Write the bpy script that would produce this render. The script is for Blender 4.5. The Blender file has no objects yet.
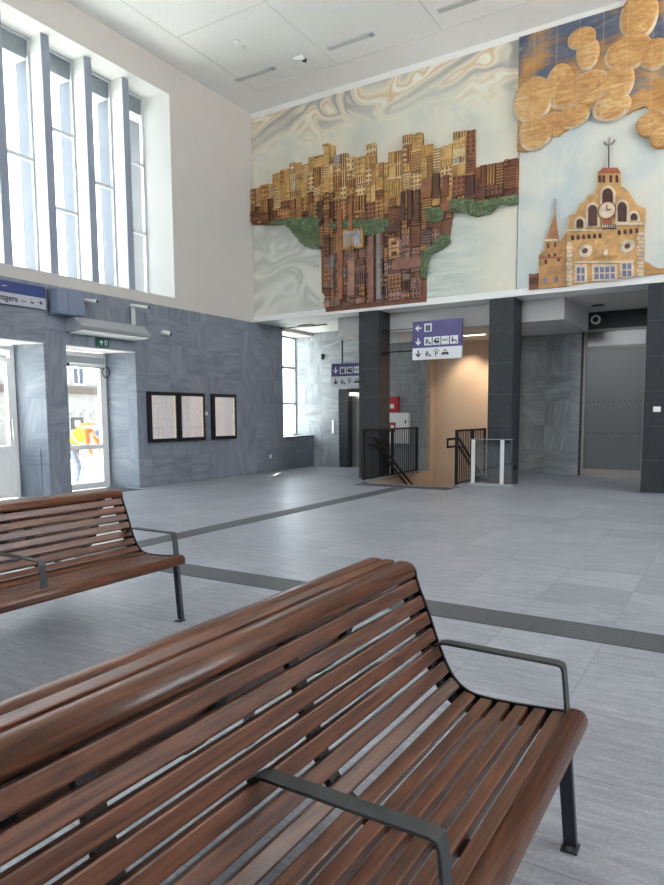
import bpy, bmesh, math, random
from mathutils import Vector, Matrix
random.seed(7)
C = bpy.context.scene
COL = C.collection
R = math.radians

# ------------------------------------------------------------------ camera
H = 1.5
F, PX, PY = 665.83, 332.0, 481.53
YAW, PITCH, ROLL = R(-31.499), R(-5.672), R(0.334855)
_f = Vector((math.sin(YAW)*math.cos(PITCH), math.cos(YAW)*math.cos(PITCH), math.sin(PITCH)))
_r = Vector((math.cos(YAW), -math.sin(YAW), 0))
_d = _f.cross(_r)
CR = _r*math.cos(ROLL)+_d*math.sin(ROLL)
CD = -_r*math.sin(ROLL)+_d*math.cos(ROLL)
EYE = Vector((0, 0, H))
cam = bpy.data.objects.new('camera', bpy.data.cameras.new('camera'))
COL.objects.link(cam)
cam.matrix_world = Matrix.Translation(EYE) @ Matrix((CR, -CD, -_f)).transposed().to_4x4()
cd = cam.data
cd.sensor_fit = 'VERTICAL'; cd.sensor_height = 24.0; cd.sensor_width = 24.0*664/885
cd.lens = F/885*24.0
cd.shift_y = (PY-442.5)/885; cd.shift_x = 0
cd.clip_start = 0.02; cd.clip_end = 200
C.camera = cam

def ray(x, y):
    return CR*((x-PX)/F)+CD*((y-PY)/F)+_f
def on_y(x, y, Y):
    r = ray(x, y); return EYE+r*(Y/r.y)
def on_x(x, y, X):
    r = ray(x, y); return EYE+r*(X/r.x)

# ------------------------------------------------------------------ world, sun, exposure
w = bpy.data.worlds.new('world'); C.world = w; w.use_nodes = True
bg = w.node_tree.nodes['Background']
bg.inputs[0].default_value = (0.89, 0.94, 1.0, 1); bg.inputs[1].default_value = 1.25
sun = bpy.data.objects.new('sun', bpy.data.lights.new('sun', 'SUN')); COL.objects.link(sun)
sun.data.energy = 10.0; sun.data.angle = R(0.6); sun.data.color = (1, .95, .86)
sun.rotation_euler = Vector((0.5, -1.0, -1.25)).to_track_quat('-Z', 'Y').to_euler()
C.view_settings.view_transform = 'Standard'; C.view_settings.look = 'None'
C.view_settings.exposure = 3.0; C.view_settings.gamma = 1; C.view_settings.use_curve_mapping = False
C.cycles.max_bounces = 10; C.cycles.diffuse_bounces = 6; C.cycles.glossy_bounces = 4
C.cycles.transparent_max_bounces = 16
C.cycles.sample_clamp_indirect = 6

def portal(name, loc, rot, sx, sy):
    l = bpy.data.lights.new(name, 'AREA'); l.shape = 'RECTANGLE'; l.size = sx; l.size_y = sy
    l.cycles.is_portal = True
    o = bpy.data.objects.new(name, l); COL.objects.link(o); o.location = loc; o.rotation_euler = rot
    return o
portal('portal_left', (-12.3, 2, 6.2), (0, R(-90), 0), 5, 19)
portal('portal_door', (-12.0, 8.8, 1.5), (0, R(-90), 0), 3, 2)
portal('portal_street_door', (-12.0, 6.8, 1.5), (0, R(-90), 0), 3, 2)
portal('portal_hall', (-12.0, 15.9, 2.3), (0, R(-90), 0), 3.2, 2)
portal('portal_back', (-7.2, -9.7, 6.2), (R(90), 0, 0), 6.2, 4.6)
portal('portal_right', (8.6, 8.8, 6.2), (0, R(90), 0), 4.6, 9.4)

# ------------------------------------------------------------------ materials
def lin(c):
    return tuple((v/12.92 if v <= .04045 else ((v+.055)/1.055)**2.4) for v in (x/255 for x in c))+(1,)
def mat(name, rgb=(200, 200, 200), rough=.5, metal=0, spec=.5, emit=None, es=0, coat=0):
    m = bpy.data.materials.new(name); m.use_nodes = True
    b = m.node_tree.nodes['Principled BSDF']
    b.inputs['Base Color'].default_value = lin(rgb); b.inputs['Roughness'].default_value = rough
    b.inputs['Metallic'].default_value = metal; b.inputs['Specular IOR Level'].default_value = spec
    b.inputs['Coat Weight'].default_value = coat; b.inputs['Coat Roughness'].default_value = .2
    if emit: b.inputs['Emission Color'].default_value = lin(emit); b.inputs['Emission Strength'].default_value = es
    return m
class N:
    def __init__(s, m): s.t = m.node_tree; s.b = s.t.nodes['Principled BSDF']
    def n(s, typ, **k):
        x = s.t.nodes.new(typ)
        for a, v in k.items(): setattr(x, a, v)
        return x
    def set(s, sock, v):
        if isinstance(v, bpy.types.NodeSocket): s.t.links.new(v, sock)
        else: sock.default_value = v
    def m(s, op, a, b=None, c=None, clamp=False):
        x = s.n('ShaderNodeMath', operation=op, use_clamp=clamp); s.set(x.inputs[0], a)
        if b is not None: s.set(x.inputs[1], b)
        if c is not None: s.set(x.inputs[2], c)
        return x.outputs[0]
    def pos(s):
        g = s.n('ShaderNodeNewGeometry'); x = s.n('ShaderNodeSeparateXYZ'); s.t.links.new(g.outputs['Position'], x.inputs[0])
        return x.outputs
    def obj(s):
        g = s.n('ShaderNodeTexCoord'); x = s.n('ShaderNodeSeparateXYZ'); s.t.links.new(g.outputs['Object'], x.inputs[0])
        return x.outputs
    def vec(s, a, b, c):
        x = s.n('ShaderNodeCombineXYZ'); s.set(x.inputs[0], a); s.set(x.inputs[1], b); s.set(x.inputs[2], c); return x.outputs[0]
    def noise(s, v, scale=1, detail=4, rough=.55, dist=0):
        x = s.n('ShaderNodeTexNoise'); s.set(x.inputs['Vector'], v); x.inputs['Scale'].default_value = scale
        x.inputs['Detail'].default_value = detail; x.inputs['Roughness'].default_value = rough
        x.inputs['Distortion'].default_value = dist; return x.outputs['Fac']
    def white(s, v):
        x = s.n('ShaderNodeTexWhiteNoise', noise_dimensions='3D'); s.set(x.inputs['Vector'], v); return x.outputs['Value']
    def ramp(s, f, pts, interp='LINEAR'):
        x = s.n('ShaderNodeValToRGB'); x.color_ramp.interpolation = interp; s.set(x.inputs[0], f)
        e = x.color_ramp.elements
        while len(e) > 1: e.remove(e[0])
        e[0].position = pts[0][0]; e[0].color = lin(pts[0][1])
        for p, c in pts[1:]:
            q = e.new(p); q.color = lin(c)
        return x.outputs['Color']
    def mix(s, f, a, b, mode='MIX'):
        x = s.n('ShaderNodeMix', data_type='RGBA', blend_type=mode); s.set(x.inputs['Factor'], f)
        s.set(x.inputs['A'], a) if not isinstance(a, bpy.types.NodeSocket) else s.t.links.new(a, [i for i in x.inputs if i.name == 'A' and i.type == 'RGBA'][0])
        return x
    def mixc(s, f, a, b, mode='MIX'):
        x = s.n('ShaderNodeMix', data_type='RGBA', blend_type=mode)
        s.set(x.inputs[0], f)
        A = [i for i in x.inputs if i.type == 'RGBA' and i.name == 'A'][0]; B = [i for i in x.inputs if i.type == 'RGBA' and i.name == 'B'][0]
        s.set(A, a if isinstance(a, bpy.types.NodeSocket) else lin(a)); s.set(B, b if isinstance(b, bpy.types.NodeSocket) else lin(b))
        return [o for o in x.outputs if o.type == 'RGBA'][0]
    def line(s, v, pitch, off, half):           # 1 on a joint
        f = s.m('FRACT', s.m('DIVIDE', s.m('SUBTRACT', v, off-pitch*200), pitch))
        d = s.m('MULTIPLY', s.m('MINIMUM', f, s.m('SUBTRACT', 1, f)), pitch)
        return s.m('LESS_THAN', d, half)
    def bump(s, h, strength=.2, dist=.01):
        x = s.n('ShaderNodeBump'); x.inputs['Strength'].default_value = strength; x.inputs['Distance'].default_value = dist
        s.set(x.inputs['Height'], h); s.t.links.new(x.outputs[0], s.b.inputs['Normal'])
    def col(s, c): s.t.links.new(c, s.b.inputs['Base Color'])
    def rough(s, r): s.set(s.b.inputs['Roughness'], r)

def stone(name, dark, mid, light, cell=.61, rough=.45, vein=True):
    m = mat(name, mid, rough); k = N(m); x, y, z = k.pos()[:3]
    h = k.m('ADD', x, y)
    cu = k.m('FLOOR', k.m('DIVIDE', h, cell)); cv = k.m('FLOOR', k.m('DIVIDE', k.m('SUBTRACT', z, .0), cell))
    r1 = k.white(k.vec(cu, cv, 3.3)); r2 = k.white(k.vec(cu, cv, 9.1))
    o = k.m('GREATER_THAN', r1, .5)
    inv = k.m('SUBTRACT', 1, o)
    ga = k.m('ADD', k.m('MULTIPLY', h, o), k.m('MULTIPLY', z, inv))
    gl = k.m('ADD', k.m('MULTIPLY', z, o), k.m('MULTIPLY', h, inv))
    off = k.m('MULTIPLY', r2, 40)
    slant = k.m('MULTIPLY', k.m('SUBTRACT', r2, .5), .5)
    ga2 = k.m('ADD', ga, k.m('MULTIPLY', gl, slant))
    n1 = k.noise(k.vec(k.m('MULTIPLY', ga2, 14), k.m('MULTIPLY', gl, 1.5), off), 1, 5, .6, .25)
    n2 = k.noise(k.vec(k.m('MULTIPLY', ga2, 3), k.m('MULTIPLY', gl, .9), k.m('ADD', off, 9)), 1, 3, .6, .5)
    n = k.m('ADD', k.m('MULTIPLY', n1, .6), k.m('MULTIPLY', n2, .45))
    c = k.ramp(n, [(.32, dark), (.5, mid), (.68, light)])
    if vein:
        v = k.m('SUBTRACT', 1, k.m('MULTIPLY', k.m('ABSOLUTE', k.m('SUBTRACT', n1, .52)), 38), clamp=True)
        gate = k.m('GREATER_THAN', n2, .5)
        c = k.mixc(k.m('MULTIPLY', k.m('MULTIPLY', v, gate), .5), c, light)
    c = k.mixc(k.m('MULTIPLY', k.m('SUBTRACT', r2, .35), .35, clamp=True), c, light)
    j = k.m('MAXIMUM', k.line(h, cell, 0, .0025), k.line(z, cell, 0, .0025))
    c = k.mixc(k.m('MULTIPLY', j, .5), c, dark)
    k.col(c); k.bump(n, .08, .01)
    return m
M = {}
M['stone'] = stone('wall_stone', (100, 106, 117), (118, 125, 138), (138, 146, 157))
M['stone_hall'] = stone('hall_stone', (112, 116, 120), (132, 137, 141), (160, 165, 168))
def plaster(name, rgb, rough=.85):
    m = mat(name, rgb, rough); k = N(m); x, y, z = k.pos()[:3]
    n = k.noise(k.vec(x, y, z), 2.5, 4)
    k.col(k.mixc(n, tuple(int(v*.965) for v in rgb), rgb)); k.bump(k.noise(k.vec(x, y, z), 90, 2), .05, .002); return m
M['plaster'] = plaster('white_plaster', (200, 196, 191))
M['reveal'] = plaster('reveal_plaster', (228, 228, 226))
M['plaster_warm'] = plaster('stair_plaster', (206, 186, 164))
M['fin_front'] = mat('grey_blue_fin_cladding', (138, 146, 162), .5)
M['wing'] = plaster('grey_exterior_render', (168, 172, 180)); M['wing_shade'] = mat('exterior_shade_tone', (84, 90, 104), .6)  # second one: outer pier colour, darkened to carry the shade of their sides
M['ceiling_hall'] = plaster('hall_ceiling_paint', (205, 204, 202))
M['white'] = mat('white_paint', (226, 227, 226), .4)
M['white_dull'] = mat('white_dull', (232, 232, 230), .7)
M['frame_light'] = mat('light_grey_frame', (196, 200, 204), .5)
M['metal_grey'] = mat('grey_powder_coat', (150, 155, 160), .45)
M['blue_grey'] = mat('blue_grey_case', (118, 130, 152), .5)
M['steel'] = mat('brushed_steel', (190, 188, 184), .32, 1)
M['black_metal'] = mat('black_powder_coat', (20, 22, 25), .5, spec=.25)
M['arm_metal'] = mat('anthracite_powder_coat', (54, 58, 61), .5)
M['leg_metal'] = mat('leg_powder_coat', (50, 56, 68), .5)
M['black'] = mat('black_plastic', (22, 23, 25), .45)
M['bolt'] = mat('zinc_bolt', (140, 140, 138), .4, .8)
M['purple'] = mat('violet_sign', (86, 80, 132), .45)
M['navy'] = mat('navy_sign', (44, 62, 122), .45)
M['signwhite'] = mat('sign_white', (224, 226, 230), .5)
M['signgrey'] = mat('sign_grey', (176, 180, 188), .5)
M['signink'] = mat('sign_ink', (52, 54, 70), .6)
M['green'] = mat('exit_green', (24, 92, 78), .5)
M['red'] = mat('fire_red', (176, 38, 34), .45)
M['cable'] = mat('cable_black', (30, 30, 32), .6)
# thin window glass
def glass(name, tint=(235, 240, 240), refl=.09):
    m = bpy.data.materials.new(name); m.use_nodes = True; t = m.node_tree; t.nodes.clear()
    o = t.nodes.new('ShaderNodeOutputMaterial'); mx = t.nodes.new('ShaderNodeMixShader')
    tr = t.nodes.new('ShaderNodeBsdfTransparent'); tr.inputs[0].default_value = lin(tint)
    gl = t.nodes.new('ShaderNodeBsdfGlossy'); gl.inputs['Roughness'].default_value = .03
    mx.inputs[0].default_value = refl
    t.links.new(tr.outputs[0], mx.inputs[1]); t.links.new(gl.outputs[0], mx.inputs[2]); t.links.new(mx.outputs[0], o.inputs[0])
    return m
M['glass'] = glass('window_glass')
M['clear'] = glass('barrier_glass', (225, 230, 232), .12)
M['steel_dark'] = mat('matt_steel_frame', (138, 136, 132), .45, .6)
M['tinted'] = mat('frosted_door_glass', (84, 88, 88), .28, 0, .6)
M['transom'] = mat('transom_glass', (84, 84, 70), .15, 0, .6)
# wood
def wood(name, dark, light, amount):
    m = mat(name, light, .36, coat=.2, spec=.4); k = N(m); x, y, z = k.pos()[:3]
    oi = k.n('ShaderNodeObjectInfo'); r = k.m('MULTIPLY', oi.outputs['Random'], 37)
    ring = k.noise(k.vec(k.m('ADD', k.m('MULTIPLY', x, 9), r), k.m('MULTIPLY', y, .5), k.m('ADD', k.m('MULTIPLY', z, 9), r)), 1, 3, .5, .3)
    wv = k.m('FRACT', k.m('MULTIPLY', ring, 16))
    wv = k.m('MULTIPLY', k.m('ABSOLUTE', k.m('SUBTRACT', wv, .5)), 2)
    fine = k.noise(k.vec(k.m('MULTIPLY', x, 120), k.m('MULTIPLY', y, 3.5), k.m('MULTIPLY', z, 120)), 1, 4, .7)
    f = k.m('ADD', k.m('MULTIPLY', wv, .28), k.m('MULTIPLY', fine, .75))
    c = k.ramp(f, [(.27, dark), (.74, light)])
    hs = k.n('ShaderNodeHueSaturation'); k.t.links.new(c, hs.inputs['Color'])
    k.set(hs.inputs['Value'], k.m('ADD', .9, k.m('MULTIPLY', oi.outputs['Random'], amount)))
    k.col(hs.outputs[0]); k.rough(k.m('ADD', .26, k.m('MULTIPLY', fine, .14))); k.bump(f, .12, .002)
    return m
M['wood'] = wood('stained_oak', (58, 31, 20), (116, 70, 46), .26)
# floor tiles
def floor_mat():
    m = mat('floor_tile', (120, 123, 129), .34, spec=1.0); k = N(m); x, y, z = k.pos()[:3]
    j = k.m('MAXIMUM', k.line(x, .65, -.71, .0035), k.line(y, .65, 3.43, .0035))
    cu = k.m('FLOOR', k.m('DIVIDE', k.m('ADD', x, .71), .65)); cv = k.m('FLOOR', k.m('DIVIDE', k.m('SUBTRACT', y, 3.43), .65))
    r = k.white(k.vec(cu, cv, 1))
    s1 = k.noise(k.vec(k.m('MULTIPLY', x, 4.5), k.m('MULTIPLY', y, 22), k.m('MULTIPLY', r, 30)), 1, 5, .65, .3)
    s2 = k.noise(k.vec(x, y, k.m('MULTIPLY', r, 3)), .9, 3)
    s3 = k.noise(k.vec(x, y, 0), 70, 2, .7)
    f = k.m('ADD', k.m('ADD', k.m('MULTIPLY', s1, .55), k.m('MULTIPLY', s2, .2)), k.m('MULTIPLY', s3, .3))
    f = k.m('ADD', f, k.m('MULTIPLY', k.m('SUBTRACT', r, .5), .08))
    c = k.ramp(f, [(.3, (102, 106, 116)), (.52, (142, 146, 156)), (.74, (182, 186, 194))])
    c = k.mixc(k.m('MULTIPLY', j, .5), c, (80, 83, 88))
    k.col(c); k.rough(k.m('ADD', .28, k.m('MULTIPLY', s1, .2))); k.bump(k.m('SUBTRACT', s1, k.m('MULTIPLY', j, .8)), .03, .002)
    return m
M['floor'] = floor_mat()
def strip_mat(axis):
    m = mat('ribbed_strip_'+axis, (82, 85, 90), .55); k = N(m); p = k.pos()
    v = p[0] if axis == 'y' else p[1]
    g = k.line(v, .047, 0, .012)
    j = k.line(p[1] if axis == 'y' else p[0], .65, .1, .003)
    c = k.mixc(g, (88, 91, 96), (62, 64, 68)); c = k.mixc(j, c, (50, 52, 55))
    k.col(c); k.bump(k.m('SUBTRACT', 1, g), .6, .004); return m
M['strip_x'] = strip_mat('x'); M['strip_y'] = strip_mat('y')
M['mat'] = mat('entrance_mat', (78, 82, 88), .9)
def darkstone():
    m = mat('anthracite_tile', (50, 53, 57), .45, spec=.3); k = N(m); x, y, z = k.pos()[:3]
    n = k.noise(k.vec(k.m('ADD', x, y), z, 0), 9, 6, .7)
    c = k.ramp(n, [(.3, (38, 41, 45)), (.7, (52, 56, 60))])
    j = k.line(z, .65, .62, .003)
    c = k.mixc(k.m('MULTIPLY', j, .6), c, (104, 107, 110)); k.col(c); k.bump(n, .1, .004); return m
M['dark'] = darkstone()
def ceil_mat():
    m = mat('perforated_ceiling', (188, 188, 187), .9); k = N(m); x, y, z = k.pos()[:3]
    p = .036
    fx = k.m('SUBTRACT', k.m('FRACT', k.m('DIVIDE', k.m('ADD', x, 50), p)), .5); fy = k.m('SUBTRACT', k.m('FRACT', k.m('DIVIDE', k.m('ADD', y, 50), p)), .5)
    d = k.m('SQRT', k.m('ADD', k.m('MULTIPLY', fx, fx), k.m('MULTIPLY', fy, fy)))
    hole = k.m('LESS_THAN', d, .22)
    k.col(k.mixc(k.m('MULTIPLY', hole, .6), (242, 242, 240), (110, 110, 108))); return m
M['perf'] = ceil_mat()
M['ceiling'] = plaster('ceiling_paint', (238, 238, 236))
M['seam'] = mat('ceiling_seam', (206, 206, 204), .8)
M['slot'] = mat('slot_light_diffuser', (184, 188, 190), .4)

# ------------------------------------------------------------------ mesh helpers
class MB:
    def __init__(s): s.bm = bmesh.new(); s.mats = []
    def mi(s, m):
        if m is None: return 0
        if m not in s.mats: s.mats.append(m)
        return s.mats.index(m)
    def box(s, x0, x1, y0, y1, z0, z1, m=None, T=None):
        if x0 > x1: x0, x1 = x1, x0
        if y0 > y1: y0, y1 = y1, y0
        if z0 > z1: z0, z1 = z1, z0
        v = [s.bm.verts.new((T @ Vector(p)) if T else p) for p in ((x0,y0,z0),(x1,y0,z0),(x1,y1,z0),(x0,y1,z0),(x0,y0,z1),(x1,y0,z1),(x1,y1,z1),(x0,y1,z1))]
        i = s.mi(m)
        for q in ((3,2,1,0),(4,5,6,7),(0,1,5,4),(1,2,6,5),(2,3,7,6),(3,0,4,7)):
            s.bm.faces.new([v[k] for k in q]).material_index = i
        return s
    def prism(s, poly, a, b, axis='y', m=None, smooth=False):
        """poly: 2d points (x,z for axis y; y,z for axis x; x,y for axis z)"""
        def P(p, t): return {'y': (p[0], t, p[1]), 'x': (t, p[0], p[1]), 'z': (p[0], p[1], t)}[axis]
        A = [s.bm.verts.new(P(p, a)) for p in poly]; B = [s.bm.verts.new(P(p, b)) for p in poly]
        i = s.mi(m); n = len(poly); fs = []
        fs.append(s.bm.faces.new(A)); fs.append(s.bm.faces.new(B[::-1]))
        for k in range(n):
            f = s.bm.faces.new((A[k], A[(k+1) % n], B[(k+1) % n], B[k])); f.smooth = smooth; fs.append(f)
        for f in fs: f.material_index = i
        return s
    def tube(s, pts, r, seg=10, m=None, closed=False):
        pts = [Vector(p) for p in pts]; rings = []; i = s.mi(m)
        for k, p in enumerate(pts):
            a = pts[max(k-1, 0)]; b = pts[min(k+1, len(pts)-1)]; d = (b-a).normalized()
            u = d.orthogonal().normalized() if k == 0 else (rings_u - d*rings_u.dot(d)).normalized()
            rings_u = u; v = d.cross(u); rr = r[k] if isinstance(r, (list, tuple)) else r
            rings.append([s.bm.verts.new(p+(u*math.cos(t)+v*math.sin(t))*rr) for t in [2*math.pi*q/seg for q in range(seg)]])
        for A, B in zip(rings, rings[1:]):
            for q in range(seg):
                f = s.bm.faces.new((A[q], A[(q+1) % seg], B[(q+1) % seg], B[q])); f.smooth = True; f.material_index = i
        for rg in (rings[0][::-1], rings[-1]): s.bm.faces.new(rg).material_index = i
        return s
    def ribbon(s, pts, nrm, half, th, m=None):
        """flat bar: pts centre line, nrm unit vector across (width dir), half width, thickness"""
        pts = [Vector(p) for p in pts]; nrm = Vector(nrm); rings = []; i = s.mi(m)
        for k, p in enumerate(pts):
            t1 = (p-pts[k-1]).normalized() if k else None; t2 = (pts[k+1]-p).normalized() if k < len(pts)-1 else None
            if t1 and t2:
                d = (t1+t2).normalized(); c = max(.3, d.dot(t1))
            else: d = t1 or t2; c = 1
            u = nrm.cross(d).normalized()*(th/2/c); a = nrm*half
            rings.append([s.bm.verts.new(q) for q in (p-a-u, p+a-u, p+a+u, p-a+u)])
        for A, B in zip(rings, rings[1:]):
            for q in range(4): s.bm.faces.new((A[q], A[(q+1) % 4], B[(q+1) % 4], B[q])).material_index = i
        for rg in (rings[0][::-1], rings[-1]): s.bm.faces.new(rg).material_index = i
        return s
    def dome(s, c, ax, az, h, m, seg=24, rim=None, a0=0, span=99):
        """relief dome on a wall facing -Y, centre c=(x,y,z)"""
        prev = None; levels = [(1, 0), (.97, .45), (.86, .75), (.6, .95), (.3, 1)]
        for li, (rr, hh) in enumerate(levels):
            ring = [s.bm.verts.new((c[0]+ax*rr*math.cos(t), c[1]-h*hh, c[2]+az*rr*math.sin(t))) for t in [2*math.pi*q/seg for q in range(seg)]]
            if prev:
                for q in range(seg):
                    f = s.bm.faces.new((prev[q], prev[(q+1) % seg], ring[(q+1) % seg], ring[q])); f.smooth = True
                    f.material_index = s.mi(rim if (rim and li <= 2 and (q*2*math.pi/seg-a0) % (2*math.pi) < span) else m)
            prev = ring
        f = s.bm.faces.new(prev); f.material_index = s.mi(m); f.smooth = True
        return s
    def build(s, name, m=None, parent=None, bevel=0, at=None):
        me = bpy.data.meshes.new(name)
        bmesh.ops.recalc_face_normals(s.bm, faces=s.bm.faces[:])
        if at is not None: bmesh.ops.translate(s.bm, verts=s.bm.verts[:], vec=-Vector(at))
        s.bm.to_mesh(me); s.bm.free()
        for x in (s.mats or [m]): me.materials.append(M[x] if isinstance(x, str) else x)
        o = bpy.data.objects.new(name, me); COL.objects.link(o)
        if at is not None: o.location = at
        if parent is not None: o.parent = parent
        if bevel:
            b = o.modifiers.new('bevel', 'BEVEL'); b.width = bevel; b.segments = 2; b.limit_method = 'ANGLE'
        return o
def thing(name, label, cat, loc=(0, 0, 0), rz=0, group=None):
    o = bpy.data.objects.new(name, None); COL.objects.link(o); o.location = loc; o.rotation_euler = (0, 0, rz)
    o['label'] = label; o['category'] = cat; o.empty_display_size = .2
    if group: o['group'] = group
    return o
def tag(o, label, cat, group=None, kind=None):
    o['label'] = label; o['category'] = cat
    if group: o['group'] = group
    if kind: o['kind'] = kind
    return o
def struct(o):
    o['kind'] = 'structure'; return o
def copy_tree(o, parent=None):
    c = o.copy(); COL.objects.link(c); c.parent = parent
    for ch in list(o.children): copy_tree(ch, c)
    return c
def lettering(txt, size, parent, m, Tm, name='lettering'):
    cu = bpy.data.curves.new('t', 'FONT'); cu.body = txt; cu.size = size; cu.align_x = 'LEFT'; cu.align_y = 'CENTER'; cu.extrude = .001; cu.offset = size*.02; cu.resolution_u = 2
    o = bpy.data.objects.new('t', cu); COL.objects.link(o)
    me = bpy.data.meshes.new_from_object(o.evaluated_get(bpy.context.evaluated_depsgraph_get()))
    bpy.data.objects.remove(o); bpy.data.curves.remove(cu)
    me.transform(Tm); me.materials.clear(); me.materials.append(M[m])
    q = bpy.data.objects.new(name, me); COL.objects.link(q); q.parent = parent; return q

# ------------------------------------------------------------------ room shell
XL, XR, YB, YM, ZC = -10.8, 8.0, -9.0, 13.87, 9.0
ZL = 3.9
# floor with the stair opening
SX0, SX1, SY0, SY1 = -7.22, -4.98, 13.05, 17.2
f = MB()
for a in ((XL-.8, SX0, YB-.5, 18), (SX1, XR+.5, YB-.5, 18), (SX0, SX1, YB-.5, SY0), (SX0, SX1, SY1+.2, 18)):
    f.box(a[0], a[1], a[2], a[3], -.25, 0)
struct(f.build('floor', 'floor'))
s1 = MB().box(-6.14, -5.82, 4.92, 12.45, 0, .004); tag(s1.build('guiding_strip', 'strip_y'), 'dark ribbed guiding strip running across the floor towards the staircase', 'floor strip')
s2 = MB().box(-6.14, 7.5, 4.545, 4.915, 0, .004); tag(s2.build('guiding_strip', 'strip_x'), 'dark ribbed guiding strip crossing the floor behind the wooden benches', 'floor strip')
s3 = MB().box(-7.1, -4.95, 12.46, 12.92, 0, .004); tag(s3.build('warning_strip', 'mat'), 'dark warning strip on the floor at the top edge of the stairs', 'floor strip')
tag(MB().box(-11.4, -10.45, 8.2, 9.6, 0, .006).build('doormat', 'mat'), 'dark grey doormat on the floor inside the glass street door', 'doormat')

# left wall: stone below, plaster above
T = .72
wl = MB()
def wallx(y0, y1, z0, z1, m, x0=XL-T, x1=XL): wl.box(x0, x1, y0, y1, z0, z1, m)
D = [(5.95, 7.69), (8.16, 9.83)]; ZD = 2.84
wallx(YB, D[0][0], 0, ZD, 'stone'); wallx(D[0][1], D[1][0], 0, ZD, 'stone'); wallx(D[1][1], 15.08, 0, ZD, 'stone')
for fr, bk in ((7.69, 7.5), (9.83, 9.57)): wl.prism([(XL-.001, fr), (XL-T, fr+.001), (XL-T, bk)], 0, ZD, 'z', 'stone')
wallx(YB, 15.08, ZD, 3.885, 'stone'); wallx(15.08, 16.6, 0, .89, 'stone')
wallx(15.08, 16.6, 3.8, ZL, 'plaster')
WZ0, WZ1, WY0, WY1 = 4.1, 8.38, -7.9, 11.03
wallx(YB, 14.5, 3.885, WZ0, 'plaster', XL-.95); wallx(YB, 14.5, WZ1, ZC, 'plaster', XL-.67)
wallx(YB, WY0, WZ0, WZ1, 'plaster'); 
wl.prism([(XL, WY1), (XL, 14.5), (XL-T, 14.5), (XL-T, WY1-.2), (XL-.6, WY1-.2)], WZ0, WZ1, 'z', 'plaster')
wl.box(XL-1.0, XL-.67, YB, 14.5, 8.02, ZC, 'wing')
struct(wl.build('wall_left'))
struct(MB().prism([(XL-.001, WY1), (XL-.6, WY1-.2), (XL-.6, WY1-.204), (XL-.001, WY1-.006)], WZ0, WZ1, 'z').build('trim_8', 'reveal'))
struct(MB().box(XL-.6, XL-.001, WY0, WY1-.01, WZ1-.005, WZ1).build('trim_9', 'reveal'))
# light plaster lining of door reveals' heads and window soffit
tr = MB()
for a, b in D: tr.box(XL-T, XL-.002, a, b, ZD-.02, ZD-.001)
struct(tr.build('trim_1', 'reveal'))
# dark-capped low wall
struct(MB().box(XL-.02, XL+.02, 15.08, 16.6, .885, .915).build('trim_2', 'black_metal'))
struct(MB().box(XL-.6, XL-.02, 15.08, 16.6, .89, .9).build('trim_3', 'reveal'))

# tall windows and fins
pitch = .926; k0 = 8.114
nb = 0
fin_y = [k0+pitch*i for i in range(-17, 3)]
fn = MB()
for y in fin_y:
    fn.box(XL-.6, XL-.27, y, y+.16, WZ0, WZ1, 'reveal')
    fn.box(XL-.272, XL-.25, y+.001, y+.159, WZ0, WZ1, 'fin_front')
    fn.box(XL-1.0, XL-.68, y-.02, y+.18, WZ0, 8.1, 'wing_shade')
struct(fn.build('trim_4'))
def frame_x(mb, x0, x1, y0, y1, z0, z1, t, transoms=(), muls=()):
    mb.box(x0, x1, y0, y0+t, z0, z1); mb.box(x0, x1, y1-t, y1, z0, z1)
    mb.box(x0, x1, y0+t, y1-t, z0, z0+t); mb.box(x0, x1, y0+t, y1-t, z1-t, z1)
    for z in transoms: mb.box(x0, x1, y0+t, y1-t, z-.035, z+.035)
    for y in muls: mb.box(x0, x1, y-.03, y+.03, z0+t, z1-t)
for i, y in enumerate(fin_y):
    a, b = y+.16, y+pitch
    if b > WY1-.15: b = WY1-.2
    two = (i - len(fin_y)) % 2 == 1
    ts = (6.95, 5.5) if two else (6.24,)
    r = MB(); frame_x(r, XL-.66, XL-.6, a-.02, b, WZ0, WZ1-.02, .035, ts)
    o = struct(r.build('window_%d' % (len(fin_y)-i), 'frame_light'))
    p = MB().box(XL-.635, XL-.63, a, b-.02, WZ0+.02, WZ1-.04).build('glass_pane', 'glass', o)
# door 1 (partly out of frame) and door 2
XD = XL-.66
def street_door(n, y0, y1, ztop, midrail, leaf0, leaf1, panel):
    r = MB()
    frame_x(r, XD-.04, XD+.04, y0, y1, .02, ztop, .09)
    o = struct(r.build('door_%d' % n, 'white'))
    l = MB(); frame_x(l, XD-.03, XD+.05, leaf0, leaf1, .06, ztop-.22, .085)
    l.box(XD-.03, XD+.05, leaf0+.085, leaf1-.085, midrail-.05, midrail+.05); lf = l.build('door_leaf', 'white', o)
    MB().box(XD+.0, XD+.006, leaf0+.08, leaf1-.08, midrail+.04, ztop-.3).build('glass_pane', 'glass', lf)
    if panel: MB().box(XD-.02, XD+.03, leaf0+.08, leaf1-.08, .14, midrail-.05).build('lower_panel', 'white', lf)
    else: MB().box(XD+.0, XD+.006, leaf0+.08, leaf1-.08, .14, midrail-.04).build('glass_pane', 'glass', lf)
    MB().box(XD+.0, XD+.006, y0+.08, y1-.08, ztop-.22, ztop-.08).build('transom_pane', 'glass', o)
    return o, lf
d2, l2 = street_door(2, 8.17, 9.58, 2.8, .88, 8.25, 9.5, False)
d1, l1 = street_door(1, 5.97, 7.51, 2.8, .93, 6.05, 7.43, True)
h = MB().tube([(XD+.05, 7.38, 1.1), (XD+.1, 7.38, 1.1), (XD+.1, 7.38, 1.45), (XD+.05, 7.38, 1.45)], .012).build('door_handle', 'steel', l1)
c = thing('door_closer', 'grey door closer box with cable loop above the glass street door', 'door closer', (XD+.08, 8.3, 2.62))
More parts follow.
